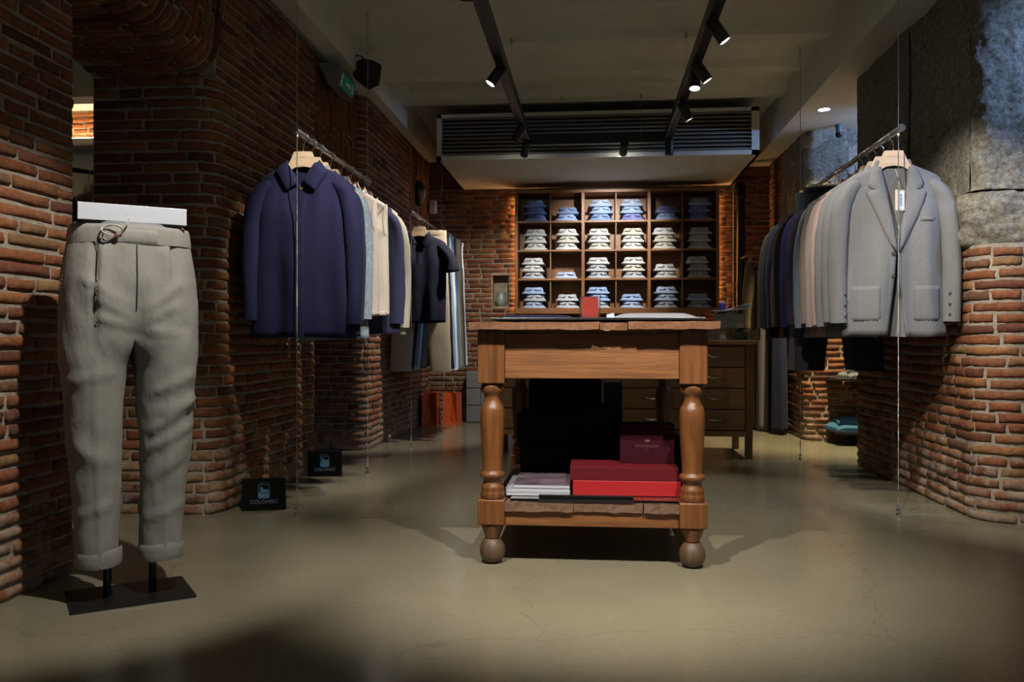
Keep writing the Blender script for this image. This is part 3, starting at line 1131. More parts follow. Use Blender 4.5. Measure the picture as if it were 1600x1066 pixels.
# on the lower shelf
RED = mk('red_card', (0.33, 0.010, 0.012), .45)
DRED = mk('dark_red_card', (0.085, 0.003, 0.006), .7, spec=.2)
MAROON = mk('maroon_card', (0.030, 0.002, 0.006), .8, spec=.12)
NEARBLACK = mk('black_card', (0.0022, 0.0021, 0.0023), .7, spec=.15)
put(MB().box(-.29, .30, 2.995, 3.32, SH, SH + .007), 'glass_sheet', GLASS, 'sheet of glass lying on the lower shelf under the red boxes', 'glass sheet')
put(MB().box(-.19, .135, 2.985, 2.994, SH, SH + .022, .001).box(-.19, .135, 2.978, 2.994, SH + .020, SH + .024), 'black_tray', BLACK_SATIN, 'thin black tray at the front edge of the lower table shelf', 'tray')
z = SH + .008
cover = [mk('magazine_%d' % i, c, .45, col2=c2, vscale=9) for i, (c, c2) in enumerate((((.03, .02, .03), (.16, .11, .13)), ((.22, .22, .25), (.34, .34, .36)), ((.28, .28, .3), (.34, .34, .34))))]
PAPER = mk('paper_edge', (.38, .38, .41), .8, var=.12, vscale=3, stretch=(1, 1, 400))
for i, (h, x0, x1, lab) in enumerate(((.012, -.31, -.085, 'bottom magazine of the pile on the lower table shelf'), (.014, -.312, -.086, 'middle magazine of the pile on the lower table shelf'), (.013, -.285, -.086, 'top magazine with dark glossy cover on the lower table shelf'))):
    t = thing('magazine', ((x0 + x1) / 2, 3.20, z), lab, 'magazine', 'magazines on the lower table shelf')
    hw = (x1 - x0) / 2
    MB().box(-hw, hw, -.145, .145, .001, h - .001).build('pages', PAPER, t)
    m = MB().box(-hw - .001, hw + .001, -.146, .146, h - .001, h).box(-hw - .001, hw + .001, -.146, .146, 0, .001)
    m.build('cover', cover[2 - i], t)
    z += h
z0 = SH + .008
put(MB().box(-.075, .305, 3.078, 3.32, z0, z0 + .052, .0015), 'gift_box', RED, 'bright red flat gift box, lowest of the red boxes under the table', 'box', 'red boxes under the table')
put(MB().box(-.085, .297, 3.080, 3.34, z0 + .053, z0 + .100, .0015), 'gift_box', DRED, 'dark red flat gift box lying on the bright red one', 'box', 'red boxes under the table')
mbx = thing('gift_box', (.193, 3.235, z0 + .101), 'maroon upright gift box with faint emblem standing on the red boxes', 'box', 'red boxes under the table')
MB().box(-.098, .098, -.05, .05, 0, .142, .0015).build('carton', MAROON, mbx)
FOIL = mk('faint_foil', (.09, .035, .035), .45)
text_mesh('lettering', 'PIACENZA', .0145, FOIL, mbx, (0, -.0507, .062), (PI / 2, 0, 0), sx=1.25)
text_mesh('lettering', '1733', .007, FOIL, mbx, (0, -.0507, .050), (PI / 2, 0, 0))
em = MB()
for a in range(5):
    ang = PI * (.15 + .7 * a / 4)
    em.tube([(0, -.0507, .078), (.012 * math.cos(ang), -.0507, .078 + .014 * math.sin(ang))], [.0024, .0008], 6)
em.build('emblem', FOIL, mbx)
MB().box(.062, .090, -.0507, -.050, .132, .134).box(.066, .090, -.0507, -.050, .113, .1145).box(.066, .090, -.0507, -.050, .116, .1175).build('print_line', FOIL, mbx)
# black boxes and bag
for (x0, x1, y0, y1, a, b_, lab) in ((-.292, -.10, 3.42, 3.80, SH, SH + .135, 'lower black box at the left end of the lower table shelf'),
                                    (-.308, -.06, 3.45, 3.80, SH + .136, SH + .262, 'upper black box overhanging the lower one on the table shelf'),
                                    (-.055, .10, 3.36, 3.62, SH, SH + .30, 'tall black box in the middle of the lower table shelf'),
                                    (.102, .34, 3.34, 3.62, SH, SH + .178, 'wide black box behind the maroon one')):
    put(MB().box(x0, x1, y0, y1, a, b_, .002), 'black_box', NEARBLACK, lab, 'box', 'black boxes under the table')
bag = MB()
rows = []
for k in range(13):
    t = k / 12.0
    zz = SH + .001 + .405 * t
    hw, hd = .165 * (1 - .25 * max(0, t - .93) / .07 * .5), .06 * (1 - .6 * t ** 3)
    ring = []
    for q in range(28):
        a = 2 * PI * q / 28
        cx, sy = math.cos(a), math.sin(a)
        e = .28
        ring.append((hw * math.copysign(abs(cx) ** e, cx), hd * math.copysign(abs(sy) ** e, sy) + .004 * math.sin(9 * t + q), zz))
    rows.append(ring)
bag.grid(rows, close_u=True)
bag.f.append(tuple(range(28)))
bag.f.append(tuple(len(bag.v) - 28 + k for k in range(28)))
bag.xf(Matrix.Translation((-.13, 3.92, 0)))
put(bag, 'black_bag', NEARBLACK, 'large black bag with rounded top behind the boxes under the table', 'bag', smooth=True)
put(MB().box(.045, .125, 3.86, 4.12, SH, .592, .002), 'blue_binder', mk('petrol_card', (.006, .02, .035), .5), 'upright dark blue binder under the table beside the black bag', 'binder')

# on the table top
TT = .852
put(MB().box(-.355, .375, 2.965, 4.15, TT, TT + .008, .001), 'black_glass_sheet', BLACK_SATIN, 'black glass sheet covering the worktable top', 'glass sheet')
TG = TT + .0085
def folded_cloth(x0, x1, y0, y1, z0, h, seed, layers=2):
    r = random.Random(seed)
    rows = []
    nx = 22
    for i in range(9):
        t = i / 8.0
        y = y0 + (y1 - y0) * t
        row = []
        for k in range(nx + 1):
            u = k / nx
            e = min(1, 6 * min(u, 1 - u) + .25) ** .5 * min(1, 6 * min(t, 1 - t) + .35) ** .5
            row.append((x0 + (x1 - x0) * u, y, z0 + h * e * (1 + .10 * noise.noise(Vector((u * 4 + seed, t * 3, 0))))))
        rows.append(row)
    m = MB().grid(rows)
    base = [[(p_[0], p_[1], z0) for p_ in rows[0]]]
    m.grid([[(p_[0], p_[1], z0) for p_ in rows[0]], rows[0]])
    m.grid([rows[-1], [(p_[0], p_[1], z0) for p_ in rows[-1]]])
    m.grid([[(r_[0][0], r_[0][1], z0) for r_ in rows], [r_[0] for r_ in rows]])
    m.grid([[r_[-1] for r_ in rows], [(r_[-1][0], r_[-1][1], z0) for r_ in rows]])
    return m
put(folded_cloth(-.35, -.08, 3.15, 3.55, TG, .016, 1), 'folded_sweater', fabric('navy_knit', (.012, .014, .045)), 'folded navy sweater on the worktable top, left of the red card', 'sweater', smooth=True)
put(folded_cloth(.075, .365, 3.15, 3.55, TG, .021, 4), 'folded_sweater', fabric('grey_knit', (.30, .30, .32)), 'folded light grey sweater on the worktable top, right of the red card', 'sweater', smooth=True)
put(MB().add([(.045, 3.10, TG), (.075, 3.12, TG), (.072, 3.16, TG + .022), (.045, 3.16, TG + .016), (.047, 3.17, TG), (.075, 3.17, TG)],
             [(0, 1, 2, 3), (3, 2, 5, 4), (0, 3, 4), (1, 5, 2), (0, 4, 5, 1)]), 'paper_note', mk('pale_blue_paper', (.42, .48, .60), .7), 'small pale blue folded note beside the red card', 'note')
cs = thing('card_stand', (-.012, 3.08, TG), 'red card in a clear upright stand on the worktable', 'card stand')
m = MB().box(-.038, .034, -.004, -.002, 0, .078).box(-.038, .034, .002, .004, 0, .078).box(-.038, .034, -.02, .03, 0, .003)
m.build('holder', mk('clear_acrylic', (.9, .93, .93), .05, trans=1.0), cs)
MB().box(-.030, .026, -.0015, .0015, .004, .076).build('card', mk('coral_red_card', (.60, .045, .025), .55), cs)
for x in (-.0385, .0325):
    MB().box(x, x + .002, -.005, .005, 0, .080).build('edge_strip', BLACK_SATIN, cs)

# ------------------------------------------------------------------ shirt shelf on the back wall
SX0, SX1, SZ0, SZ1, SY0 = -.735, 1.14, 1.045, 2.185, 8.03
SD = .29
sh = thing('shirt_shelf', ((SX0 + SX1) / 2, SY0, SZ0), 'walnut pigeonhole shelf filled with folded shirts on the back wall', 'shelf')
W = (SX1 - SX0) / 2
H = SZ1 - SZ0
MB().box(-W, W, SD - .012, SD, 0, H).build('back_panel', SHELF_W, sh)
for x in (-W, W - .028):
    MB().box(x, x + .028, 0, SD - .012, 0, H, .002).build('side_panel', SHELF_Z, sh)
MB().box(-W + .028, W - .028, 0, SD - .012, H - .028, H, .002).build('top_panel', SHELF_W, sh)
MB().box(-W - .01, W + .01, -.012, SD - .012, -.012, .040, .002).build('plinth_rail', SHELF_W, sh)
inner0, inner1 = -W + .028, W - .028
bay = (inner1 - inner0) / 3
row_h = (H - .028 - .040) / 4
for k in (1, 2):
    x = inner0 + bay * k
    MB().box(x - .014, x + .014, .002, SD - .012, .040, H - .028, .001).build('divider', SHELF_Z, sh)
for b_ in range(3):
    xa, xb = inner0 + bay * b_ + (.014 if b_ else 0), inner0 + bay * (b_ + 1) - (.014 if b_ < 2 else 0)
    for r in (1, 2, 3):
        z = .040 + row_h * r
        MB().box(xa, xb, .004, SD - .012, z - .008, z + .008, .001).build('shelf_board', SHELF_W, sh)
    for r in range(4):
        x = inner0 + bay * (b_ + .5)
        MB().box(x - .005, x + .005, .02, SD - .012, .040 + row_h * r + (.008 if r else 0), .040 + row_h * (r + 1) - (.008 if r < 3 else 0)).build('thin_divider', PINE_Z, sh)
# warm light strips behind the side edges
wstrip = mk('warm_led', (1, .7, .4), .5, emit=(1.0, .52, .18), estr=30)
for x in (-W + .004, W - .010):
    MB().box(x, x + .006, SD + .004, SD + .012, .02, H - .02).build('light_strip', wstrip, sh)
MB().box(-W + .02, W - .02, SD, YB - SY0 - .012, .2, .24).box(-W + .02, W - .02, SD, YB - SY0 - .012, H - .24, H - .20).build('wall_bracket', BLACK, sh)

# folded shirts
def shirt_meshes(seed):
    r = random.Random(seed)
    rows = []
    nx, ny = 18, 9
    w_, dp, h = .107, .125, .036
    ring_n = 26
    for i in range(ny + 1):
        t = i / ny
        y = -dp + 2 * dp * t
        row = []
        for k in range(ring_n):
            a = 2 * PI * k / ring_n
            cx, sz = math.cos(a), math.sin(a)
            xx = w_ * math.copysign(abs(cx) ** .35, cx) * (1 + .05 * noise.noise(Vector((seed, t * 3, 2))))
            hh = h * (.55 + .45 * min(1, 5 * t + .25)) * (1 - .25 * t) * (1 - .35 * (abs(xx) / w_) ** 4)
            zz = hh * .5 + hh * .5 * math.copysign(abs(sz) ** .5, sz) + (.003 * noise.noise(Vector((xx * 30, y * 20, seed))) if sz > 0 else 0)
            droop = .006 * (abs(xx) / w_) ** 3 * (1 if sz > 0 else 0)
            row.append((xx, y, max(0.0, zz - droop)))
        rows.append(row)
    body = MB().grid(rows, close_u=True)
    body.f.append(tuple(range(ring_n)))
    body.f.append(tuple(len(body.v) - ring_n + k for k in range(ring_n))[::-1])
    # standing collar: a band bowed to the front, narrower at the top
    rows = []
    for i in range(6):
        t = i / 5.0
        row = []
        for k in range(15):
            u = -1 + 2 * k / 14.0
            ww = .093 - .014 * t + .004 * noise.noise(Vector((t * 4, seed, 1)))
            row.append((ww * u, -.122 + .055 * u * u + .012 * t,   .018 + .046 * t - .012 * (1 - abs(u)) * t * .3 + .002 * noise.noise(Vector((u * 3, t * 3, seed)))))
        rows.append(row)
    back = [[(x, y + .014, z) for x, y, z in rr] for rr in rows]
    collar = MB().grid(rows)
    collar.grid(back[::-1])
    collar.grid([rows[-1], back[-1]])
    # folded-down leaves
    for sgn in (-1, 1):
        collar.add([(sgn * .006, -.130, .052), (sgn * .062, -.100, .066), (sgn * .074, -.098, .040), (sgn * .036, -.134, .034)], [(0, 1, 2, 3)])
    return body, collar

protos = [shirt_meshes(k * 3.7 + 1) for k in range(5)]
def shirt_fabric(name, c, stripe=False):
    return fabric(name, c, var=.10, vs=120, bump=.25)
SHIRT = {'blue': shirt_fabric('shirt_blue', (.20, .29, .52)), 'sky': shirt_fabric('shirt_sky', (.29, .39, .60)), 'violet': shirt_fabric('shirt_violet_blue', (.18, .20, .44)),
         'white': shirt_fabric('shirt_white', (.52, .53, .52)), 'cream': shirt_fabric('shirt_cream', (.50, .49, .43)), 'grey': shirt_fabric('shirt_grey', (.40, .42, .45)),
         'pale': shirt_fabric('shirt_pale_blue', (.36, .43, .58))}
_shirt_me = {}
def shirt_mesh(kind, col):
    key = (kind, col)
    if key not in _shirt_me:
        b_, c_ = protos[kind]
        res = []
        for nm, m_ in (('body', b_), ('collar', c_)):
            mm = MB(); mm.v = list(m_.v); mm.f = list(m_.f)
            o = mm.build(nm, SHIRT[col], None, True)
            res.append(o.data)
            bpy.data.objects.remove(o)
        _shirt_me[key] = res
    return _shirt_me[key]
STACK = [
    [('blue', 'blue', 'sky'), ('sky', 'blue'), ('blue', 'sky', 'pale'), ('violet', 'sky', 'pale'), ('sky', 'violet'), ('violet', 'violet', 'sky')],
    [('white', 'white', 'white'), ('white', 'cream', 'white'), ('cream', 'white', 'white'), ('white', 'white', 'cream'), ('cream', 'cream', 'white'), ('cream', 'white', 'cream')],
    [('grey', 'white', 'white'), ('pale',), ('grey', 'grey', 'white'), ('grey', 'cream', 'white'), ('white', 'white'), ('cream', 'grey', 'white')],
    [('pale', 'grey', 'sky'), ('grey', 'grey'), ('grey', 'sky', 'sky'), ('pale', 'sky'), ('grey', 'pale', 'pale'), ('grey', 'pale')]]
ROWN = ['top row', 'second row', 'third row', 'bottom row']
COLN = ['leftmost column', 'second column', 'third column', 'fourth column', 'fifth column', 'rightmost column']
POS = {1: ['only one'], 2: ['lower', 'upper'], 3: ['lowest', 'middle', 'topmost']}
CN = {'blue': 'mid blue', 'sky': 'light blue', 'violet': 'violet blue', 'white': 'white', 'cream': 'off-white', 'grey': 'light grey', 'pale': 'pale blue'}
rs = random.Random(2)
for r in range(4):
    for c in range(6):
        stack = STACK[r][c]
        zf = SZ0 + .040 + row_h * (3 - r) + (.0085 if r < 3 else .001)
        xc = (SX0 + SX1) / 2 + inner0 + bay * (c // 2) + bay * (.25 if c % 2 == 0 else .75) + rs.uniform(-.012, .012)
        for k, col in enumerate(stack):
            sc = .066 / .066
            t = thing('folded_shirt', (xc + rs.uniform(-.006, .006), SY0 + .141, zf + k * .0665), '%s folded shirt, %s of its stack, %s, %s' % (CN[col], POS[len(stack)][k], ROWN[r], COLN[c]),
                      'shirt', 'folded shirts on the back shelf', rs.uniform(-.03, .03))
            bm_, cm_ = shirt_mesh(rs.randrange(5), col)
            for nm, me in (('body', bm_), ('collar', cm_)):
                o = bpy.data.objects.new(nm, me)
                COL.objects.link(o)
                o.parent = t

# ------------------------------------------------------------------ counter with drawers
CX0, CX1, CY0 = -.69, 1.05, 5.80
ct = thing('drawer_counter', ((CX0 + CX1) / 2, CY0, 0), 'long wooden counter with rows of drawers behind the worktable', 'counter')
CW = (CX1 - CX0) / 2
m = MB().box(-CW + .01, CW - .01, .025, .60, .15, .755)
m.build('carcass', PINE_Z, ct)
MB().box(-CW - .012, CW + .012, -.012, .62, .755, .785, .003).build('counter_top', PINE_X, ct)
for x in (-CW + .01, CW - .055):
    MB().box(x, x + .045, 0, .03, .15, .755, .002).build('corner_post', PINE_Z, ct)
    for y in (.01, .55):
        MB().box(x + (.0 if x < 0 else .0), x + .045, y, y + .045, 0, .155, .002).build('leg', PINE_Z, ct)
MB().box(-CW + .055, CW - .055, 0, .03, .15, .185).build('lower_rail', PINE_X, ct)
ncol, nrow = 4, 4
dw = (2 * CW - .11) / ncol
dh = (.745 - .19) / nrow
for c in range(ncol):
    for r in range(nrow):
        x0 = -CW + .055 + dw * c + .006
        z0 = .19 + dh * r + .004
        d = MB().box(x0, x0 + dw - .012, .002, .026, z0, z0 + dh - .008, .002).build('drawer', PINE_X, ct)
        xc, zc = x0 + dw / 2 - .006, z0 + dh / 2
        hd = MB().tube([(xc - .055, .004, zc + .012), (xc - .05, -.016, zc + .010), (xc - .03, -.026, zc - .002), (xc, -.029, zc - .006), (xc + .03, -.026, zc - .002), (xc + .05, -.016, zc + .010), (xc + .055, .004, zc + .012)], [.006, .006, .005, .0055, .005, .006, .006], 8)
        hd.build('handle', CHROME, d, True)
# glass case on the counter
gc = thing('glass_display_case', (.72, CY0 + .02, .785), 'low glass display case on the right end of the counter', 'display case')
MB().box(-.36, .37, 0, .5, .073, .079).build('glass_lid', GLASS, gc)
MB().box(-.36, .37, 0, .006, .001, .072).build('front_pane', GLASS, gc)
MB().box(.364, .37, .007, .5, .001, .072).build('end_pane', GLASS, gc)
MB().box(-.362, .374, -.002, .0, .0785, .0815).build('edge_trim', BLACK, gc)
roll = MB().tube([(.98 - .055, CY0 + .14, .815), (.98 + .045, CY0 + .14, .815)], .027, 16)
put(roll, 'rolled_tie', mk('dotted_silk', (.02, .02, .022), .5, col2=(.12, .12, .12), vscale=120), 'rolled dark dotted tie inside the glass case', 'tie', smooth=True)
put(MB().lathe([(.004, .788), (.022, .789), (.026, .80), (.022, .815), (.01, .822)], 14, .86, CY0 + .12), 'tissue_ball', mk('white_tissue', (.7, .7, .7), .8), 'small white rolled pocket square inside the glass case', 'pocket square', smooth=True)
# things on the case and counter
ZC = .867
box = thing('cardboard_box', (.93, CY0 + .22, ZC), 'pale box propping the papers on the counter', 'box')
MB().box(-.10, .085, -.06, .10, 0, .10, .002).build('carton', mk('pale_green_card', (.42, .43, .36), .7), box)
MB().box(.03, .075, -.0615, -.0600, .002, .03).build('sticker', mk('sticker', (.7, .62, .62), .6), box)
pp = MB()
for k in range(4):
    a = .004 * k
    r = random.Random(k)
    rows = []
    for i in range(7):
        row = []
        for j_ in range(9):
            u, v_ = j_ / 8, i / 6
            row.append((.80 + .25 * u + r.uniform(-.003, .003), CY0 + .10 + .20 * v_, ZC + .102 + a + .045 * u ** 1.3 + .008 * math.sin(6 * u + k) * (1 - v_) + .003))
        rows.append(row)
    pp.grid(rows)
papers = put(pp, 'paper_sheets', mk('white_papers', (.60, .58, .60), .7, col2=(.40, .40, .50), vscale=30), 'crumpled stack of white papers on the box on the counter', 'papers')
sm = papers.modifiers.new('thick', 'SOLIDIFY'); sm.thickness = .0025
bl = thing('blue_bottle', (.895, CY0 + .36, ZC + .115), 'small violet-blue container beside the papers on the counter', 'container')
BLU = mk('violet_plastic', (.075, .065, .42), .4)
MB().lathe([(.020, .0), (.024, .004), (.024, .055), (.020, .060)], 18).build('body', BLU, bl, True)
MB().lathe([(.017, .060), (.018, .062), (.018, .068), (.012, .071)], 16).build('cap', mk('violet_cap', (.2, .2, .55), .4), bl, True)
put(MB().box(.868, .925, CY0 + .335, CY0 + .385, ZC, ZC + .114, .002), 'small_block', NEARBLACK, 'black block under the violet-blue container on the counter', 'block')
# pen pot near the wall niche
pot = thing('pen_pot', (-.60, CY0 + .30, .785), 'dark pot of pens and scissors on the left end of the counter', 'pen pot')
MB().lathe([(.022, 0), (.028, .005), (.030, .075), (.027, .075), (.025, .01)], 18).build('pot', BLACK, pot, True)
r = random.Random(8)
for k in range(7):
    a = r.uniform(0, 6.28)
    MB().tube([(.012 * math.cos(a), .012 * math.sin(a), .012), (.034 * math.cos(a), .034 * math.sin(a), .13 + .03 * r.random())], .0035, 6).build('pen', (STEEL, BLACK, mk('pen_blue', (.1, .14, .2), .4))[k % 3], pot)
# something green inside the wall niche
nc = thing('niche_vase', (-.905, YB + .07, 1.122), 'small pale green vase in the square wall niche', 'vase')
MB().lathe([(.03, 0), (.048, .01), (.052, .05), (.05, .09), (.035, .11), (.04, .125)], 20).build('body', mk('green_glaze', (.25, .30, .26), .3), nc, True)
MB().lathe([(.041, .124), (.043, .130), (.036, .130)], 20).build('rim', mk('pale_glaze', (.4, .42, .4), .3), nc, True)

# ------------------------------------------------------------------ hanging rails
RZ = 1.717
def hang_rail(x, y0, y1, label, cables):
    root = thing('clothes_rail', (x, y0, RZ), label, 'clothes rail', 'suspended clothes rails')
    L_ = y1 - y0
    MB().tube([(0, -.03, 0), (0, L_ + .03, 0)], .0135, 16).build('bar', STEEL, root, True)
    for e in (-.032, L_ + .030):
        MB().tube([(0, e - .003, 0), (0, e + .003, 0)], .0165, 18).build('end_cap', STEEL, root)
    for c in cables:
        yy = c - y0
        top = CEIL - .035 - RZ
        m = MB().tube([(0, yy, -RZ + .05), (0, yy, top)], .0021, 6)
        cb = m.build('cable', CABLE, root)
        mm = MB().lathe([(.0045, -RZ + .036), (.0045, -RZ + .115), (.003, -RZ + .125)], 10, 0, yy)
        mm.lathe([(.010, -RZ + .001), (.011, -RZ + .010), (.006, -RZ + .016), (.009, -RZ + .024), (.009, -RZ + .032), (.004, -RZ + .038)], 12, 0, yy)
        mm.build('floor_tensioner', CHROME, cb, True)
        MB().lathe([(.004, top - .075), (.006, top - .07), (.006, top - .02), (.012, top - .015), (.012, top)], 10, 0, yy).build('ceiling_anchor', STEEL, cb, True)
        MB().lathe([(.006, -.030), (.007, -.028), (.007, -.016), (.005, -.014)], 10, 0, yy).build('clamp', STEEL, cb, True)
    return root
hang_rail(-1.32, 3.75, 4.96, 'near left steel clothes rail holding the navy overshirt', (3.75, 4.96))
hang_rail(-1.32, 6.17, 7.43, 'far left steel clothes rail holding the polo and trousers', (6.17, 7.43))
hang_rail(1.345, 3.97, 5.81, 'right steel clothes rail holding the blazers', (3.98, 5.81))

PRINT = mk('hanger_print', (.25, .17, .10), .6)
def hanger(x, y, label, group, rz=0.0, side=1):
    root = thing('coat_hanger', (x, y, RZ - .2), label, 'hanger', group, rz)
    Z = .2
    # built in convex pieces so the arms stay clean
    m = MB()
    top = [(-.175, -.212), (-.13, -.186), (-.082, -.158), (-.055, -.112), (-.040, -.075), (0, -.074), (.040, -.075), (.055, -.112), (.082, -.158), (.13, -.186), (.175, -.212)]
    bot = [(-.175, -.228), (-.13, -.206), (-.082, -.180), (-.055, -.158), (-.035, -.147), (0, -.142), (.035, -.147), (.055, -.158), (.082, -.180), (.13, -.206), (.175, -.228)]
    dep = [.010, .010, .010, .010, .009, .009, .009, .010, .010, .010, .010]
    rows = []
    for (a, b_), (c, d), t in zip(top, bot, dep):
        rows.append([(a, -t, b_ + Z), (a, t, b_ + Z), (c, t, d + Z), (c, -t, d + Z)])
    m.grid(rows, close_u=True)
    m.f.append((0, 1, 2, 3)); n = len(m.v); m.f.append((n - 4, n - 3, n - 2, n - 1))
    m.build('body', HANGER, root)
    MB().box(-.022, .022, -.0096, -.0091, -.1005 + Z, -.0992 + Z).build('print_line', PRINT, root)
    pts = [(0, 0, -.078 + Z), (0, 0, -.052 + Z), (side * .004, 0, -.038 + Z)]
    for k in range(12):
        a = -PI * .42 + (PI * 1.38) * k / 11
        pts.append((side * .0225 * math.cos(a), 0, -.0068 + .0225 * math.sin(a) + Z))
    MB().tube(pts, .0024, 8).build('hook', CHROME, root, True)
    return root

def clip_hanger(x, y, label, group, side=1, w=.17, drop=.085):
    root = thing('clip_hanger', (x, y, RZ - .2), label, 'hanger', group)
    Z = .2
    MB().box(-w, w, -.008, .008, -drop - .018 + Z, -drop + Z, .002).build('bar', HANGER, root)
    for s in (-1, 1):
        MB().box(s * (w - .03) - .014, s * (w - .03) + .014, -.016, .016, -drop - .035 + Z, -drop + .004 + Z, .002).build('clip', STEEL, root)
    pts = [(0, 0, -drop + Z), (0, 0, -.050 + Z), (side * .004, 0, -.038 + Z)]
    for k in range(12):
        a = -PI * .42 + (PI * 1.38) * k / 11
        pts.append((side * .0225 * math.cos(a), 0, -.0068 + .0225 * math.sin(a) + Z))
    MB().tube(pts, .0024, 8).build('hook', CHROME, root, True)
    return root

# ------------------------------------------------------------------ garments
class Garment:
    def __init__(self, hem=-.92, sh=.215, hemw=.245, D=.06, neck=.072, zn=-.138, slope=.42, neckdrop=.05, open_=False, seed=0, fold=.010, waist=0.0):
        self.hem, self.sh, self.hemw, self.D, self.neck, self.zn, self.slope, self.nd, self.open = hem, sh, hemw, D, neck, zn, slope, neckdrop, open_
        self.seed, self.fold, self.waist = seed, fold, waist

    def ztop(self, x, front):
        a = abs(x)
        if a < self.neck:
            z = self.zn - .004
            if front:
                z -= self.nd * (1 - (a / self.neck) ** 2) ** .7
            return z
        return self.zn - self.slope * (a - self.neck) - .9 * max(0, a - self.sh + .05) ** 2 * 6

    def width(self, v):
        return self.hemw + (self.sh - self.hemw) * v - self.waist * math.sin(PI * min(1, v / .9))

    def pt(self, u, v, front, off=0.0):
        xt = self.sh * u
        zt = self.ztop(xt, front)
        x = self.width(v) * u
        z = self.hem + (zt - self.hem) * v
        prof = min(1.0, .22 + (1 - v) * 3.2) * (1.0 - .18 * (1 - v))
        y = self.D * prof * max(0, 1 - abs(u) ** 2.6) ** .6
        q = self.seed * 1.7
        fl = self.fold * (1 - v) ** .8 * (math.sin(u * 6.5 + q) + .5 * math.sin(u * 12 + 2 * q)) * (1 - abs(u) ** 4)
        fl += .010 * noise.noise(Vector((u * 2.2 + q, v * 3.0, 1.0 if front else 5.0))) * (1 - v ** 6)
        if front:
            return (x, -(y + fl + off), z + .004 * math.sin(3 * u + q) * (1 - v))
        return (x, y * .9 + fl * .8 + off, z + .004 * math.sin(3 * u + q) * (1 - v))

    def at_xz(self, x, z, front=True, off=0.0):
        # invert roughly: v from z, u from x
        u = 0
        v = .5
        for _ in range(6):
            zt = self.ztop(self.sh * u, front)
            v = min(1, max(0, (z - self.hem) / (zt - self.hem)))
            u = max(-1, min(1, x / self.width(v)))
        p = self.pt(u, v, front, off)
        return (x, p[1], z)

    def body(self, nu=32, nv=26, edge=None):
        m = MB()
        vs = [1 - (1 - k / nv) ** 1.0 for k in range(nv + 1)]
        bk_ = [[self.pt(-1 + 2 * k / nu, v, False) for k in range(nu + 1)] for v in vs]
        m.grid(bk_)
        if not self.open:
            m.grid([[self.pt(-1 + 2 * k / nu, v, True) for k in range(nu + 1)] for v in vs])
        else:
            for s in (-1, 1):
                rows = []
                for v in vs:
                    zt = self.ztop(0, True)
                    z = self.hem + (zt - self.hem) * v
                    eu = edge(z) / self.width(v)
                    rows.append([self.pt(s * (eu + (1 - eu) * k / (nu // 2)), v, True) for k in range(nu // 2 + 1)])
                m.grid(rows)
        return m

    def sleeve(self, s, length=.66, short=False, seed=0, fwd=.02, spread=.0, thick=1.0, slim=1.0):
        """tube that leaves the body under the shoulder seam, rounds the shoulder and hangs down"""
        xs, zs = self.sh, self.ztop(self.sh - .02, False)
        if short:
            ctrl = [(-.060, -.030, .022, .022), (-.020, -.055, .036, .040), (.018, -.11, .046, .052), (.040, -.17, .052, .060), (.050, -.225, .054, .062)]
        else:
            ctrl = [(-.062, -.028, .020, .020), (-.030, -.048, .033, .034), (-.002, -.085, .041, .044), (.018, -.15, .044, .050), (.030, -.24, .044, .052), (.036, -.36, .043, .050),
                    (.037, -.50, .040, .046), (.034, -length, .038, .043)]
        ctrl = [(a * slim if a > 0 else a, c, r1 * (.35 + .65 * slim), r2) for a, c, r1, r2 in ctrl]
        n = 26
        rows = []
        P = [Vector((xs + a, -.004 - fwd * (c / length) ** 2 if c else 0, zs + c)) for a, c, _, _ in ctrl]
        R = [(r1, r2 * thick) for _, _, r1, r2 in ctrl]
        for i in range(n + 1):
            q = i / n * (len(P) - 1)
            k = min(int(q), len(P) - 2)
            t = q - k
            p0, p1, p2, p3 = P[max(k - 1, 0)], P[k], P[k + 1], P[min(k + 2, len(P) - 1)]
            pos = .5 * ((2 * p1) + (p2 - p0) * t + (2 * p0 - 5 * p1 + 4 * p2 - p3) * t * t + (-p0 + 3 * p1 - 3 * p2 + p3) * t ** 3)
            tan = (.5 * ((p2 - p0) + 2 * (2 * p0 - 5 * p1 + 4 * p2 - p3) * t + 3 * (-p0 + 3 * p1 - 3 * p2 + p3) * t * t)).normalized()
            rx = R[k][0] + (R[k + 1][0] - R[k][0]) * t
            ry = R[k][1] + (R[k + 1][1] - R[k][1]) * t
            nrm = Vector((-tan.z, 0, tan.x)).normalized()     # outward / upward side
            row = []
            for w_ in range(20):
                a = 2 * PI * w_ / 20
                fr = i / n
                wv = .006 * noise.fractal(Vector((math.cos(a) * 1.2 + seed * 3 + s, math.sin(a) * 1.2, fr * 4)), .9, 2.0, 3) * min(1, fr * 4)
                pp = pos + nrm * ((rx + wv) * math.cos(a)) + Vector((0, 1, 0)) * ((ry + wv) * math.sin(a))
                row.append((s * pp.x, pp.y, pp.z))
            rows.append(row)
        m = MB().grid(rows, close_u=True)
        m.f.append(tuple(range(20)))
        c = Vector((sum(p_[0] for p_ in rows[-1]) / 20, sum(p_[1] for p_ in rows[-1]) / 20, 0))
        ins = [(p_[0] + (c.x - p_[0]) * .10, p_[1] + (c.y - p_[1]) * .10, p_[2] + .03) for p_ in rows[-1]]
        m.grid([rows[-1], ins], close_u=True)
        return m, rows

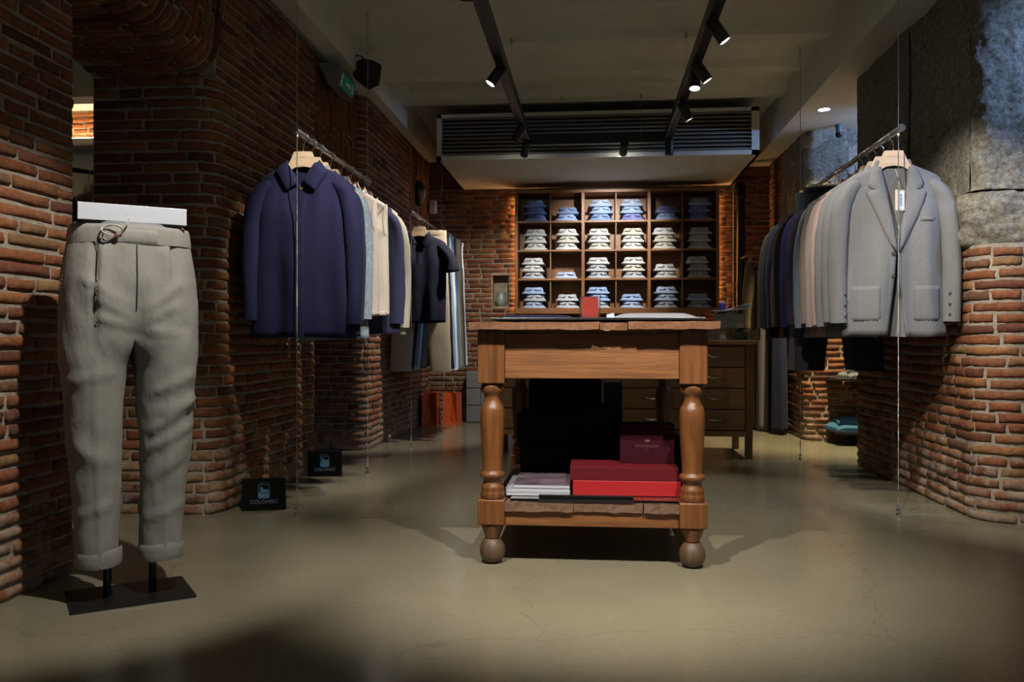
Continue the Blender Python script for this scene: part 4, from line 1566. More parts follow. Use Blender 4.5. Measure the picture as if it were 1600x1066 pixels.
    def patch(self, x0, x1, z0, z1, off=.004, nx=8, nz=8, round_=.012):
        rows = []
        for i in range(nz + 1):
            z = z0 + (z1 - z0) * i / nz
            row = []
            for k in range(nx + 1):
                u = k / nx
                x = x0 + (x1 - x0) * u
                o = off if 0 < k < nx and 0 < i <= nz else off * .1
                zz = z
                if i == 0 and k in (0, nx):
                    zz += round_
                row.append(self.at_xz(x, zz, True, o))
            rows.append(row)
        return MB().grid(rows)


def button(g, x, z, mat, parent, r=.0075):
    p_ = g.at_xz(x, z, True, .006)
    m = MB().lathe([(r * .3, .0), (r, .001), (r, .003), (r * .75, .0035), (r * .6, .0025)], 14)
    m.xf(Matrix.Translation(p_) @ Matrix.Rotation(PI / 2, 4, 'X'))
    return m.build('button', mat, parent)


def lift(parent, g):
    """children were built round the rail; the empty stands at the hem"""
    for ch in parent.children:
        ch.location.z -= 0


def garment_root(name, x, y, label, cat, group, hem, rz=0.0):
    root = thing(name, (x, y, RZ + hem), label, cat, group, rz)
    return root


def drop_mb(mb, hem):
    mb.v = [(a, b_, c - hem) for a, b_, c in mb.v]
    return mb


BRASS = mk('brass_button', (.45, .30, .12), .35, .8)
HORN = mk('horn_button', (.05, .045, .045), .35)
LINING = fabric('dark_lining', (.03, .03, .034), rough=.6)

def b_(mb, g, name, mat, root, smooth=True, solid=0.0):
    o = drop_mb(mb, g.hem).build(name, mat, root, smooth)
    if solid:
        s = o.modifiers.new('cloth', 'SOLIDIFY'); s.thickness = solid; s.offset = 0
    return o


def collar_leaves(g, mat, root, tip=(.066, -.262), outer=.122, top=-.116, centre=(.008, -.222), spread_z=-.172):
    for s in (-1, 1):
        # folded leaf: stand line from the neck side to the front, outer line from shoulder to tip
        n = 10
        rows = []
        inner, outr = [], []
        for k in range(n + 1):
            t = k / n
            ix = (1 - t) * (g.neck + .006) + t * centre[0]
            iz = (1 - t) * top + t * centre[1] + .010 * math.sin(PI * t)
            ox = (1 - t) * outer + t * tip[0]
            oz = (1 - t) * spread_z + t * tip[1]
            yi = g.at_xz(s * ix, min(iz, g.ztop(ix, True)), True, .016)[1] - .004
            yo = g.at_xz(s * ox, min(oz, g.ztop(ox, True)), True, .010)[1]
            if t < .12:
                yi = -.004
            inner.append((s * ix, yi, iz)); outr.append((s * ox, yo, oz))
        for q in range(6):
            f = q / 5
            rows.append([(a[0] + (c[0] - a[0]) * f, a[1] + (c[1] - a[1]) * f - .008 * math.sin(PI * f), a[2] + (c[2] - a[2]) * f + .004 * math.sin(PI * f)) for a, c in zip(inner, outr)])
        b_(MB().grid(rows), g, 'collar_leaf', mat, root, True, .004)
    # stand round the back of the neck
    rows = []
    for i in range(4):
        z = g.zn - .012 + (top - g.zn + .014) * i / 3
        rows.append([((g.neck + .004) * math.sin(a), .035 * math.cos(a) + .006, z) for a in [-PI * .58 + PI * 1.16 * k / 16 for k in range(17)]])
    b_(MB().grid(rows), g, 'collar_stand', mat, root, True, .004)


def jacket(name, x, y, label, cat, group, mat, seed=0, hem=-.92, style='overshirt', sleeves=True, short=False, rz=0.0, detail=True, D=.06, hemw=.245, sh=.215, lining=LINING, thick=.95, slim=1.0):
    open_ = style == 'blazer'
    g = Garment(hem=hem, sh=sh, hemw=hemw, D=D, open_=open_, seed=seed, neckdrop=.085 if not open_ else .03, waist=.012 if open_ else 0, fold=.015 if open_ else .012)
    root = garment_root(name, x, y, label, cat, group, hem, rz)
    def edge(z):
        # distance of the front edge from the middle: lapel gap above the button, slight gap below
        zb = -.54
        if z > zb:
            t = (z - zb) / (g.zn - zb)
            return .006 + .060 * min(1, t) ** 1.1
        t = (zb - z) / (zb - g.hem)
        return .006 + .038 * t ** 1.5
    o = b_(g.body(edge=edge), g, 'body', mat, root, True, .003)
    rnd_ = random.Random(seed)
    if sleeves:
        for s in (-1, 1):
            m, rows = g.sleeve(s, .225 if short else .665 + rnd_.uniform(-.015, .01), short, seed, fwd=.012, thick=thick, slim=slim)
            so = b_(m, g, 'sleeve', mat, root, True)
            if open_ and detail:
                last = rows[-2]
                for q in range(3):
                    row = rows[-2 - q]
                    p_ = row[13]
                    bm_ = MB().lathe([(.002, 0), (.007, .001), (.007, .003), (.004, .004)], 10)
                    bm_.xf(Matrix.Translation((p_[0] + s * .001, p_[1] - .002, p_[2])) @ Matrix.Rotation(PI / 2, 4, 'X'))
                    bb = drop_mb(bm_, g.hem).build('cuff_button', HORN, so)
    if style in ('overshirt', 'polo', 'shirt'):
        if style == 'overshirt':
            collar_leaves(g, mat, root)
        else:
            collar_leaves(g, mat, root, tip=(.058, -.235), outer=.098, centre=(.012, -.208), spread_z=-.158)
        if detail:
            # placket with hidden buttons
            zt = -.236
            rows = []
            for i in range(20):
                z = (zt if style != 'polo' else -.24) + ((g.hem + .006 if style != 'polo' else -.36) - zt) * i / 19
                rows.append([g.at_xz(xx, z, True, of) for xx, of in ((-.019, .0005), (-.018, .0022), (.017, .0022), (.019, .0022), (.020, .0002))])
            b_(MB().grid(rows), g, 'placket', mat, root, True)
            button(g, 0, -.245 if style == 'overshirt' else -.25, BRASS if style == 'overshirt' else HORN, root).location.z = -g.hem
            # neck label
            lb = MB().box(-.034, .034, .022, .024, -.196, -.146)
            b_(lb, g, 'neck_label', mk('label_' + name + str(seed), (.40, .52, .62) if style == 'overshirt' else (.6, .58, .52), .7, col2=(.25, .36, .48) if style == 'overshirt' else (.62, .6, .55), vscale=60), root, False)
    if style == 'vest' or style == 'zip':
        rows = []
        for i in range(20):
            z = -.15 + (g.hem + .15) * i / 19 * 1.0
            rows.append([g.at_xz(xx, min(z, g.ztop(xx, True)), True, of) for xx, of in ((-.012, .001), (-.006, .006), (.006, .006), (.012, .001))])
        b_(MB().grid(rows), g, 'zip_band', mat, root, True)
        rows = []
        for i in range(5):
            z = g.zn - .05 + (.075) * i / 4
            rows.append([((g.neck + .010) * math.sin(a), .045 * math.cos(a) + (-.012), z - .03 * max(0, -math.cos(a))) for a in [2 * PI * k / 24 for k in range(25)]])
        b_(MB().grid(rows), g, 'stand_collar', mat, root, True, .004)
        # hem band
        rows = []
        for i in range(4):
            rows.append([g.pt(-1 + 2 * k / 24, .0 + .045 * i / 3, True, .004 if 0 < i < 3 else .0005) for k in range(25)])
        b_(MB().grid(rows), g, 'hem_band', mat, root, True)
        if style == 'vest':
            for s in (-1, 1):
                pts = []
                for k in range(25):
                    a = -PI / 2 + PI * k / 24 * 2
                    pts.append((s * (g.sh - .004 - .010 * abs(math.cos(a))), .040 * math.cos(a), -.285 + .085 * math.sin(a)))
                b_(MB().tube(pts, .0045, 8, False), g, 'armhole_binding', mat, root)
                rows = []
                for i in range(12):
                    t = i / 11
                    z = -.52 - .16 * t
                    xx = s * (.12 + .03 * t)
                    rows.append([g.at_xz(xx - .008, z, True, .001), g.at_xz(xx - .004, z, True, .005), g.at_xz(xx + .006, z, True, .005), g.at_xz(xx + .010, z, True, .001)])
                b_(MB().grid(rows), g, 'pocket_welt', mat, root, True)
    if open_:
        # lining behind the opening
        rows = [[(lambda p_: (p_[0] * .93, p_[1] - .004, p_[2]))(g.pt(-.8 + 1.6 * k / 14, v, False, -.006)) for k in range(15)] for v in [i / 16 * .985 for i in range(17)]]
        b_(MB().grid(rows), g, 'lining', lining, root, True)
        if detail:
            for s in (-1, 1):
                # lapel with a notch, rolling from the button up to the neck
                out = [(-.535, .012), (-.50, .034), (-.44, .064), (-.38, .090), (-.32, .114), (-.282, .128), (-.268, .131), (-.262, .112), (-.256, .090), (-.246, .116), (-.226, .122), (-.20, .114), (-.175, .104), (-.15, .092)]
                rows = []
                for z, xo in out:
                    xi = edge(z) - .004
                    row = []
                    for q in range(7):
                        f = q / 6
                        xx = xi + (xo - xi) * f
                        zz = min(z, g.ztop(xx, True) + .004)
                        py = g.at_xz(s * xx, zz, True, .0)[1]
                        row.append((s * xx, py - .010 * math.sin(PI * min(1, f * .85 + .12)) - .004, zz))
                    rows.append(row)
                b_(MB().grid(rows), g, 'lapel', mat, root, True, .003)
                # patch pocket
                po = g.patch(s * .075, s * .195, g.hem + .065, g.hem + .225, .0032)
                b_(po, g, 'patch_pocket', mat, root, True, .002)
            rows = []
            for i in range(5):
                a = -PI * .5 + PI * i / 4
            # collar round the back of the neck
            rows = []
            for i in range(4):
                z = g.zn - .018 + .045 * i / 3
                rows.append([((g.neck + .018 - .006 * i) * math.sin(a), .046 * math.cos(a) + .004, z - .03 * max(0, -math.cos(a))) for a in [-PI * .62 + PI * 1.24 * k / 18 for k in range(19)]])
            b_(MB().grid(rows), g, 'collar', mat, root, True, .004)
            b_(g.patch(.100, .165, -.402, -.382, .004, 6, 2, 0), g, 'breast_pocket', mat, root, True, .002)
            for z in (-.545, -.645):
                pz = g.at_xz(-.020, z, True, .004)
                bm_ = MB().lathe([(.003, 0), (.009, .001), (.009, .003), (.005, .004)], 14)
                bm_.xf(Matrix.Translation(pz) @ Matrix.Rotation(PI / 2, 4, 'X'))
                b_(bm_, g, 'button', HORN, root, False)
    return root, g


def trousers(x, y, label, group, mat, seed=0, top=-.10, length=1.05, w=.20, spread=.055, rz=0.0, name='hanging_trousers', jeans=False):
    hem = top - length
    root = thing(name, (x, y, RZ + hem), label, 'trousers', group, rz)
    def sect(cx, z, rx, ry, ph, n=20):
        out = []
        for k in range(n):
            a = 2 * PI * k / n
            c, s_ = math.cos(a), math.sin(a)
            wv = .005 * noise.noise(Vector((c * 1.5 + seed, s_ * 1.5 + ph, z * 6)))
            out.append((cx + (rx + wv) * math.copysign(abs(c) ** .7, c), (ry + wv) * math.copysign(abs(s_) ** .8, s_), z - hem))
        return out
    crotch = top - .27
    rows = [sect(0, top - .27 * k / 8, w * (1 + .05 * k / 8), .022 + .012 * k / 8, 0, 28) for k in range(9)]
    m = MB().grid(rows, close_u=True)
    m.build('seat', mat, root, True)
    for s in (-1, 1):
        rows = []
        for k in range(19):
            t = k / 18
            z = crotch + .05 - (crotch + .05 - hem) * t
            rows.append(sect(s * (w * .52 + spread * t), z, w * .53 * (1 - .22 * t), .030 - .010 * t, s * 3))
        mm = MB().grid(rows, close_u=True)
        lg = mm.build('trouser_leg', mat, root, True)
    rows = [sect(0, top + .002 - .036 * k / 3, w + .004, .025 if 0 < k < 3 else .022, 9, 28) for k in range(4)]
    MB().grid(rows, close_u=True).build('waistband', mat, root, True)
    return root

F = {k: fabric('cloth_' + k, c, **kw) for k, c, kw in (
    ('navy', (.014, .014, .050), dict(var=.10)), ('lightblue', (.13, .22, .38), dict()), ('navy2', (.016, .017, .050), dict()),
    ('bluegrey', (.22, .27, .31), dict(var=.3, vs=150)), ('pinkbeige', (.46, .38, .34), dict(var=.08)), ('cream', (.55, .49, .41), dict(var=.06, rough=.6)),
    ('navy3', (.030, .030, .070), dict(var=.08)), ('stone', (.46, .41, .33), dict(var=.08)), ('ink', (.005, .005, .016), dict(var=.08)),
    ('khaki', (.34, .28, .19), dict()), ('white', (.58, .60, .62), dict()), ('denim', (.05, .15, .30), dict(var=.3)), ('olive', (.14, .12, .06), dict()),
    ('tan', (.30, .20, .12), dict()), ('charcoal', (.04, .042, .05), dict()), ('black', (.012, .012, .014), dict()),
    ('greyblazer', (.155, .153, .149), dict(var=.14, vs=320)), ('grey2', (.155, .152, .147), dict(var=.14, vs=320)), ('rose', (.33, .235, .21), dict(var=.1)), ('taupe', (.27, .21, .18), dict()),
    ('taupe2', (.22, .17, .145), dict()), ('steelblue', (.12, .145, .17), dict()), ('aubergine', (.03, .022, .04), dict()), ('royal', (.022, .022, .10), dict()),
    ('blackgreen', (.014, .018, .02), dict()), ('camel', (.22, .14, .09), dict()), ('darkolive', (.035, .034, .025), dict()),
    ('greige', (.235, .225, .20), dict(var=.10, vs=330, bump=.25)), ('brownlong', (.15, .11, .06), dict()), ('taupelong', (.11, .095, .095), dict()), ('navylong', (.012, .013, .035), dict()))}

GL = 'garments on the near left rail'
HL = 'wooden hangers on the near left rail'
items = [
    (3.832, 'overshirt', 'navy', 'overshirt', 'navy collared overshirt with a brass button, first on the near left rail', dict(hem=-.922, detail=True, sh=.205)),
    (3.955, 'shirt', 'lightblue', 'shirt', 'light blue garment hanging just behind the navy overshirt', dict(hem=-.925, sh=.170, hemw=.20, slim=.6)),
    (4.07, 'overshirt', 'navy2', 'jacket', 'dark navy jacket between the light blue and the grey knit garments', dict(hem=-.92, sh=.172, hemw=.20, slim=.6)),
    (4.24, 'shirt', 'bluegrey', 'cardigan', 'long heathered grey-blue knit in the middle of the near left rail', dict(hem=-.932, sh=.170, hemw=.20, slim=.6)),
    (4.42, 'vest', 'pinkbeige', 'gilet', 'pinkish beige zipped gilet in front of the cream one', dict(hem=-.80, sleeves=False, hemw=.205, sh=.188, D=.060)),
    (4.60, 'vest', 'cream', 'gilet', 'cream padded gilet with bound armholes on the near left rail', dict(hem=-.80, sleeves=False, hemw=.215, sh=.205, D=.070)),
    (4.75, 'zip', 'navy3', 'jacket', 'navy zip jacket whose sleeve shows behind the cream gilet', dict(hem=-.90, sh=.195)),
    (4.88, 'zip', 'stone', 'jacket', 'stone beige jacket, last on the near left rail', dict(hem=-.90, sh=.195)),
]
for i, (y, style, col, cat, lab, kw) in enumerate(items):
    rz = [.02, -.05, .04, -.03, .05, .0, -.04, .03][i]
    kw.setdefault('D', .058 if i == 0 else .042)
    jacket('hanging_' + cat, -1.32, y, lab, cat, GL, F[col], seed=i + 1, style=style, rz=rz, thick=.95 if i == 0 else .75, **kw)
    nm = ['first', 'second', 'third', 'fourth', 'fifth', 'sixth', 'seventh', 'last'][i]
    hanger(-1.32, y, 'pale wooden hanger, %s from the front on the near left rail' % nm, HL, rz)

G2 = 'garments on the far left rail'
H2 = 'hangers on the far left rail'
jacket('hanging_polo', -1.31, 6.42, 'dark navy short-sleeved polo at the front of the far left rail', 'polo shirt', G2, F['ink'], seed=21, style='polo', short=True, hem=-.80, sh=.205, hemw=.20, D=.05)
hanger(-1.31, 6.42, 'pale wooden hanger carrying the dark navy polo', H2)
tl = [(6.56, 'khaki', 'beige chino trousers hanging behind the navy polo'), (6.68, 'ink', 'black trousers hanging behind the beige chinos'), (6.79, 'bluegrey', 'grey-blue trousers hanging behind the black pair'),
      (6.90, 'white', 'white trousers on the far left rail'), (7.01, 'denim', 'bright blue denim jeans on the far left rail'), (7.12, 'tan', 'tan trousers behind the blue jeans'),
      (7.22, 'olive', 'olive trousers on the far left rail'), (7.32, 'charcoal', 'charcoal trousers near the end of the far left rail'), (7.41, 'white', 'off-white trousers, last on the far left rail')]
for i, (y, col, lab) in enumerate(tl):
    trousers(-1.33, y, lab, G2, F[col], seed=30 + i, top=-.09, length=1.08 - .012 * (i % 3), rz=.05 * math.sin(i * 2.1))
    clip_hanger(-1.33, y, 'wooden clip hanger holding the ' + lab.split(' trousers')[0].split(' chino')[0].split(' denim')[0] + (' trousers' if i != 8 else ' last trousers') + ' on the far left rail', H2)

GR = 'jackets on the right rail'
HR = 'wooden hangers on the right rail'
jl = [(4.065, 'greyblazer', 'light grey open blazer with a price tag, first on the right rail'), (4.19, 'grey2', 'grey blazer directly behind the front grey blazer'),
      (4.295, 'greyblazer', 'third grey blazer from the front on the right rail'), (4.405, 'rose', 'dusty pink blazer on the right rail'), (4.50, 'taupe', 'taupe brown blazer behind the pink one'),
      (4.62, 'taupe2', 'darker taupe blazer, second behind the pink one'), (4.76, 'steelblue', 'steel blue-grey blazer on the right rail'), (4.94, 'aubergine', 'very dark aubergine blazer behind the steel blue one'),
      (5.11, 'royal', 'deep royal navy blazer on the right rail'), (5.24, 'blackgreen', 'near-black green blazer behind the royal navy one'), (5.36, 'camel', 'camel brown blazer near the far end of the right rail'),
      (5.50, 'navy2', 'navy blazer behind the camel one on the right rail'), (5.62, 'black', 'black blazer, second from last on the right rail'), (5.74, 'darkolive', 'dark olive blazer, last on the right rail')]
ORD = ['first', 'second', 'third', 'fourth', 'fifth', 'sixth', 'seventh', 'eighth', 'ninth', 'tenth', 'eleventh', 'twelfth', 'thirteenth', 'fourteenth']
for i, (y, col, lab) in enumerate(jl):
    rz = [.0, .04, -.03, .04, -.03, .02, .04, -.02, .03, -.03, .03, .0, .03, -.02][i]
    root, g = jacket('hanging_blazer', 1.352, y, lab, 'blazer', GR, F[col], seed=50 + i, style='blazer', hem=-.915, hemw=.235, sh=.212, rz=rz, D=.055 if i == 0 else .036, thick=.95 if i == 0 else .72, lining=F['grey2'] if i == 0 else LINING)
    hanger(1.352, y, 'pale wooden hanger, %s from the front on the right rail' % ORD[i], HR, rz, -1)
# price tag of the first blazer
tg = thing('price_tag', (1.358, 3.998, RZ - .355), 'cream price tag with barcode hanging from the front grey blazer', 'price tag', None, .35)
MB().box(-.024, .024, -.0012, .0012, 0, .092, .0005).build('card', mk('cream_card', (.62, .52, .38), .6), tg)
MB().box(-.006, .018, -.0018, -.0012, .008, .084).build('sticker', mk('white_sticker', (.75, .76, .8), .6), tg)
m = MB()
r = random.Random(4)
zz = .018
while zz < .072:
    h = r.choice((.001, .0018, .0026))
    m.box(-.002, .012, -.0021, -.0018, zz, zz + h); zz += h + r.choice((.001, .0016))
m.build('barcode', mk('barcode_ink', (.10, .12, .22), .6), tg)
MB().tube([(.0, 0, .086), (.002, .004, .11), (.0, .012, .15), (.0, .03, .19)], .0012, 6).build('string', mk('string', (.55, .45, .32), .8), tg)

for y, col, lab, hl in ((4.85, 'black', 'black suit trousers with legs showing below the blazers', 'clip hanger carrying the black suit trousers on the right rail'),
                        (5.025, 'charcoal', 'charcoal jeans hanging between the dark blazers', 'clip hanger carrying the charcoal jeans on the right rail')):
    trousers(1.33, y, lab, GR, F[col], seed=int(y * 10), top=-.10, length=1.0, w=.19, spread=.06)
    clip_hanger(1.33, y, hl, HR, -1)

# ------------------------------------------------------------------ grey trousers on the form
MX, MY, MR = -1.415, 2.525, math.radians(36)
mq = thing('trouser_form', (MX, MY, 0), 'black floor stand with two rods and a grey hip form inside the trousers', 'display stand', None, MR)
MB().box(-.172, .172, -.125, .125, 0, .008, .002).build('base_plate', BLACK_SATIN, mq)
LEGX = .098
for s in (-1, 1):
    MB().tube([(s * .064, .0, .008), (s * .064, .0, .30)], .0115, 16).build('rod', BLACK, mq, True)
rows = [[(a_ * math.cos(2 * PI * k / 36), b2 * math.sin(2 * PI * k / 36), z) for k in range(36)] for a_, b2, z in ((.150, .09, .98), (.158, .097, 1.06), (.157, .096, 1.115), (.155, .095, 1.133))]
m = MB().grid(rows, close_u=True); m.f.append(tuple(len(m.v) - 36 + k for k in range(36)))
m.build('hip_form', mk('grey_form', (.16, .165, .17), .6), mq, True)
sg = thing('white_sign_block', (MX, MY, 1.134), 'white sign block standing on top of the trouser form', 'sign', None, MR)
MB().box(-.150, .150, -.085, -.066, .0, .050, .0012).build('panel', mk('white_acrylic', (.50, .52, .56), .35), sg)
MB().box(-.020, -.0192, -.0856, -.0849, .018, .036).box(.030, .0308, -.0856, -.0849, .018, .036).build('print_line', mk('faint_print', (.62, .64, .68), .5), sg)

pt = thing('display_trousers', (MX, MY, .113), 'light grey pleated drawstring trousers with turn-ups on a floor stand', 'trousers', None, MR)
pt.scale = (1, 1, .947)
NT = 96
def torso_dims(z):
    ks = [(1.148, .166, .102), (1.10, .172, .107), (1.04, .183, .116), (.97, .192, .125), (.90, .197, .128), (.84, .197, .126), (.80, .196, .123)]
    for (z1, a1, b1), (z0, a0, b0) in zip(ks, ks[1:]):
        if z >= z0:
            t = (z - z0) / (z1 - z0)
            return a0 + (a1 - a0) * t, b0 + (b1 - b0) * t
    return ks[-1][1:]
def leg_dims(z):
    ks = [(.80, .099, .097, .116), (.72, .101, .091, .106), (.60, .101, .083, .095), (.48, .099, .076, .086), (.36, .095, .070, .079), (.22, .091, .064, .072), (.083, .088, .061, .069)]
    for (z1, *a1), (z0, *a0) in zip(ks, ks[1:]):
        if z >= z0 - 1e-9:
            t = (z - z0) / (z1 - z0)
            return [p0 + (p1 - p0) * t for p0, p1 in zip(a0, a1)]
    return ks[-1][1:]
ZC_ = .80
def fold_line(x, z, x0, z0, x1, z1, wid, amp):
    """soft ridge along a line on the cloth"""
    dx, dz = x1 - x0, z1 - z0
    L2 = dx * dx + dz * dz
    t = ((x - x0) * dx + (z - z0) * dz) / L2
    if t < -.15 or t > 1.15:
        return 0
    px, pz = x0 + dx * t, z0 + dz * t
    d2 = ((x - px) ** 2 + (z - pz) ** 2) / wid ** 2
    e = max(0, min(1, min(t + .15, 1.15 - t) / .3))
    return 1.35 * amp * math.exp(-d2) * e
FOLDS = [  # (x0, z0, x1, z1, width, height) on the front, wearer frame
    (-.02, .90, -.14, .98, .014, .006), (-.01, .86, -.12, .93, .012, .006), (.0, .83, -.10, .86, .012, .005),
    (.03, .88, .13, .97, .013, .006), (.02, .845, .12, .90, .012, .006), (.03, .82, .17, .80, .014, .006),
    (.05, .62, .17, .68, .014, .006), (.06, .56, .18, .60, .012, .005), (.17, .60, .05, .50, .014, .007), (.17, .52, .04, .44, .012, .006), (.15, .42, .05, .35, .012, .005), (.16, .46, .06, .38, .010, .004),
    (-.19, .66, -.05, .69, .012, .004), (-.18, .47, -.05, .40, .020, .0035), (-.19, .56, -.11, .40, .018, .003), (-.16, .24, -.05, .28, .012, .004), (.15, .26, .04, .22, .012, .004)]
def wrinkle(x, y, z, side=0):
    d = 0.0
    front = y < 0.02
    if front:
        for fl in FOLDS:
            d += fold_line(x, z, *fl)
        if z > .72:
            for px, dp, zl in ((-.088, .010, .76), (.092, .010, .82)):
                xx = x - px - .10 * (z - 1.09) * (1 if px < 0 else -1) * .2
                fade = max(0, min(1, (1.10 - z) / .03)) * max(0, min(1, (z - zl) / .2))
                d += dp * (1.1 * math.exp(-((xx) / .016) ** 2) - 1.7 * math.exp(-((xx - (.016 if px > 0 else -.016)) / .0075) ** 2)) * fade
    if z < .80:
        c, rx, ry = leg_dims(z)
        lx = (x - side * c) / rx
        if front:
            d += .006 * math.exp(-(lx / .10) ** 2) * min(1, (.80 - z) * 5)
        else:
            d += .004 * math.sin(z * 40 + lx * 2)
    d += .007 * noise.fractal(Vector((x * 6, y * 6 + side * 5, z * 3.5)), .9, 2.1, 4)
    return d
v, f = [], []
zs = [1.128 - (1.128 - ZC_) * k / 24 for k in range(25)]
for z in zs:
    a_, b2 = torso_dims(z)
    for k in range(NT):
        an = 2 * PI * k / NT        # 0 = front centre, growing to +x
        sx, cy = math.sin(an), -math.cos(an)
        x0 = a_ * math.copysign(abs(sx) ** .85, sx); y0 = b2 * math.copysign(abs(cy) ** .85, cy)
        # crotch hollow
        t = max(0, (1.0 - z) / .2)
        y0 *= 1 - .22 * t * math.exp(-(x0 / .035) ** 2)
        d = wrinkle(x0, y0, z)
        n_ = Vector((x0 / a_ ** 2, y0 / b2 ** 2, 0)).normalized()
        v.append((x0 + n_.x * d, y0 + n_.y * d, z - .083))
for i in range(24):
    for k in range(NT):
        f.append((i * NT + k, i * NT + (k + 1) % NT, (i + 1) * NT + (k + 1) % NT, (i + 1) * NT + k))
last = 24 * NT
half = NT // 2
NI = 15
fc, bc = Vector(v[last]), Vector(v[last + half])
crot = []
for q in range(1, NI + 1):
    t = q / (NI + 1)
    p_ = bc.lerp(fc, t)
    p_.z += -.012 * math.sin(PI * t)
    crot.append(len(v)); v.append(tuple(p_))
zl = [ZC_ - (ZC_ - .083) * k / 46 for k in range(1, 47)]
for side in (1, -1):
    if side == 1:
        loop = [last + k for k in range(half + 1)] + crot
    else:
        loop = [last + (NT - k) % NT for k in range(half + 1)] + crot
    top = [Vector(v[i]) for i in loop]
    M_ = len(loop)
    prev = loop
    for z in zl:
        c, rx, ry = leg_dims(z)
        cur = []
        bl_ = min(1, (ZC_ - z) / .11)
        bl_ = bl_ * bl_ * (3 - 2 * bl_)
        for j in range(M_):
            if j <= half:
                al = math.radians(-62 + (304) * j / half)
            else:
                al = math.radians(242 + 56 * (j - half) / (NI + 1))
            sx, cy = math.sin(al), -math.cos(al)
            px = c + rx * math.copysign(abs(sx) ** .9, sx)
            py = ry * math.copysign(abs(cy) ** .9, cy) - .004
            px *= side
            tp = top[j]
            x0 = tp.x + (px - tp.x) * bl_
            y0 = tp.y + (py - tp.y) * bl_
            d = wrinkle(x0, y0, z, side) * (.35 + .65 * bl_)
            n_ = Vector(((x0 - side * c), y0 * .8, 0)).normalized()
            cur.append(len(v)); v.append((x0 + n_.x * d, y0 + n_.y * d, z - .083))
        for j in range(M_):
            f.append((prev[j], prev[(j + 1) % M_], cur[(j + 1) % M_], cur[j]))
        prev = cur
mb = MB(); mb.v = v; mb.f = f
o = mb.build('legs', F['greige'], pt, True)
# waistband
def band(z0, z1, off, name, n=56, dims=torso_dims, cx=0.0, rows_n=4, a0=0, a1=2 * PI):
    rows = []
    for i in range(rows_n + 1):
        z = z0 + (z1 - z0) * i / rows_n
        a_, b2 = dims(z)
        o_ = off * (1 if 0 < i < rows_n else .55)
        rows.append([(cx + (a_ + o_) * math.copysign(abs(math.sin(t)) ** .85, math.sin(t)), -(b2 + o_) * math.copysign(abs(math.cos(t)) ** .85, math.cos(t)), z - .083 + .003 * noise.noise(Vector((t * 2, z * 20, 0)))) for t in [a0 + (a1 - a0) * k / n for k in range(n + 1)]])
    inn = [(p_[0] * .97, p_[1] * .97, p_[2]) for p_ in rows[-1]]
    rows.append(inn)
    return MB().grid(rows).build(name, F['greige'], pt, True)
band(1.092, 1.150, .0045, 'waistband')
tab = band(1.096, 1.136, .0085, 'waist_tab', 14, a0=-.42, a1=.30)
for s in (-1, 1):
    c, rx, ry = leg_dims(.10)
    rows = []
    for i in range(6):
        z = .083 - .004 + .055 * i / 5
        o_ = (.002, .0042, .0046, .0046, .0046, .0005)[i]
        rows.append([(s * c + (rx + o_) * math.copysign(abs(math.sin(t)) ** .9, math.sin(t)), -.004 - (ry + o_) * math.copysign(abs(math.cos(t)) ** .9, math.cos(t)), z - .083 + .003 * math.sin(2 * t + s)) for t in [2 * PI * k / 32 for k in range(33)]])
    MB().grid(rows).build('turn_up', F['greige'], pt, True)
# fly, drawstring, button, pocket edge stitching
DARKSEAM = mk('dark_seam_thread', (.09, .085, .08), .8)  # thread darker than the trouser cloth
def surf_front(x, z, off):
    a_, b2 = torso_dims(z)
    yy = -b2 * max(0, 1 - abs(x / a_) ** 2.3) ** .43
    return (x, yy - off, z - .083)
pts = [surf_front(.006 - .012 * max(0, (.95 - z)) , z, .0035 - .024 * max(0, (1.0 - z) / .2)) for z in [1.09 - .20 * k / 14 for k in range(15)]]
MB().tube(pts, .0016, 6).build('fly_seam', DARKSEAM, pt)
CORD = mk('cotton_cord', (.42, .38, .31), .8)
def loop_pts(cx, cz, rx, rz, n=18, a0=0, a1=2 * PI):
    return [surf_front(cx + rx * math.cos(a), cz + rz * math.sin(a), .020 + .006 * math.sin(a * 2)) for a in [a0 + (a1 - a0) * k / n for k in range(n + 1)]]
ds = MB()
ds.tube(loop_pts(-.062, 1.128, .028, .016), .0028, 6, False)
ds.tube([surf_front(-.040, 1.128, .022), surf_front(-.03, 1.14, .024), surf_front(-.022, 1.152, .024), surf_front(-.016, 1.166, .02)], .0028, 6)
ds.tube([surf_front(-.085, 1.122, .02), surf_front(-.088, 1.105, .018), surf_front(-.078, 1.098, .018)], .0026, 6)
ds.build('drawstring', CORD, pt)
bp = surf_front(-.050, 1.112, .016)
MB().lathe([(.003, 0), (.008, .001), (.008, .003), (.004, .004)], 14).xf(Matrix.Translation(bp) @ Matrix.Rotation(PI / 2, 4, 'X')).build('button', mk('brown_button', (.12, .05, .03), .35), pt)
m = MB()
for k in range(16):
    z = 1.085 - .012 * k
    a_, b2 = torso_dims(z)
    t = -1.15 - .018 * k
    x = (a_ + .003) * math.sin(t) ; y = -(b2 + .003) * math.cos(t)
    m.box(x - .0015, x + .0015, y - .002, y + .002, z - .083 - .003, z - .083 + .003)
m.build('pocket_stitching', mk('pale_thread', (.55, .53, .48), .8), pt)

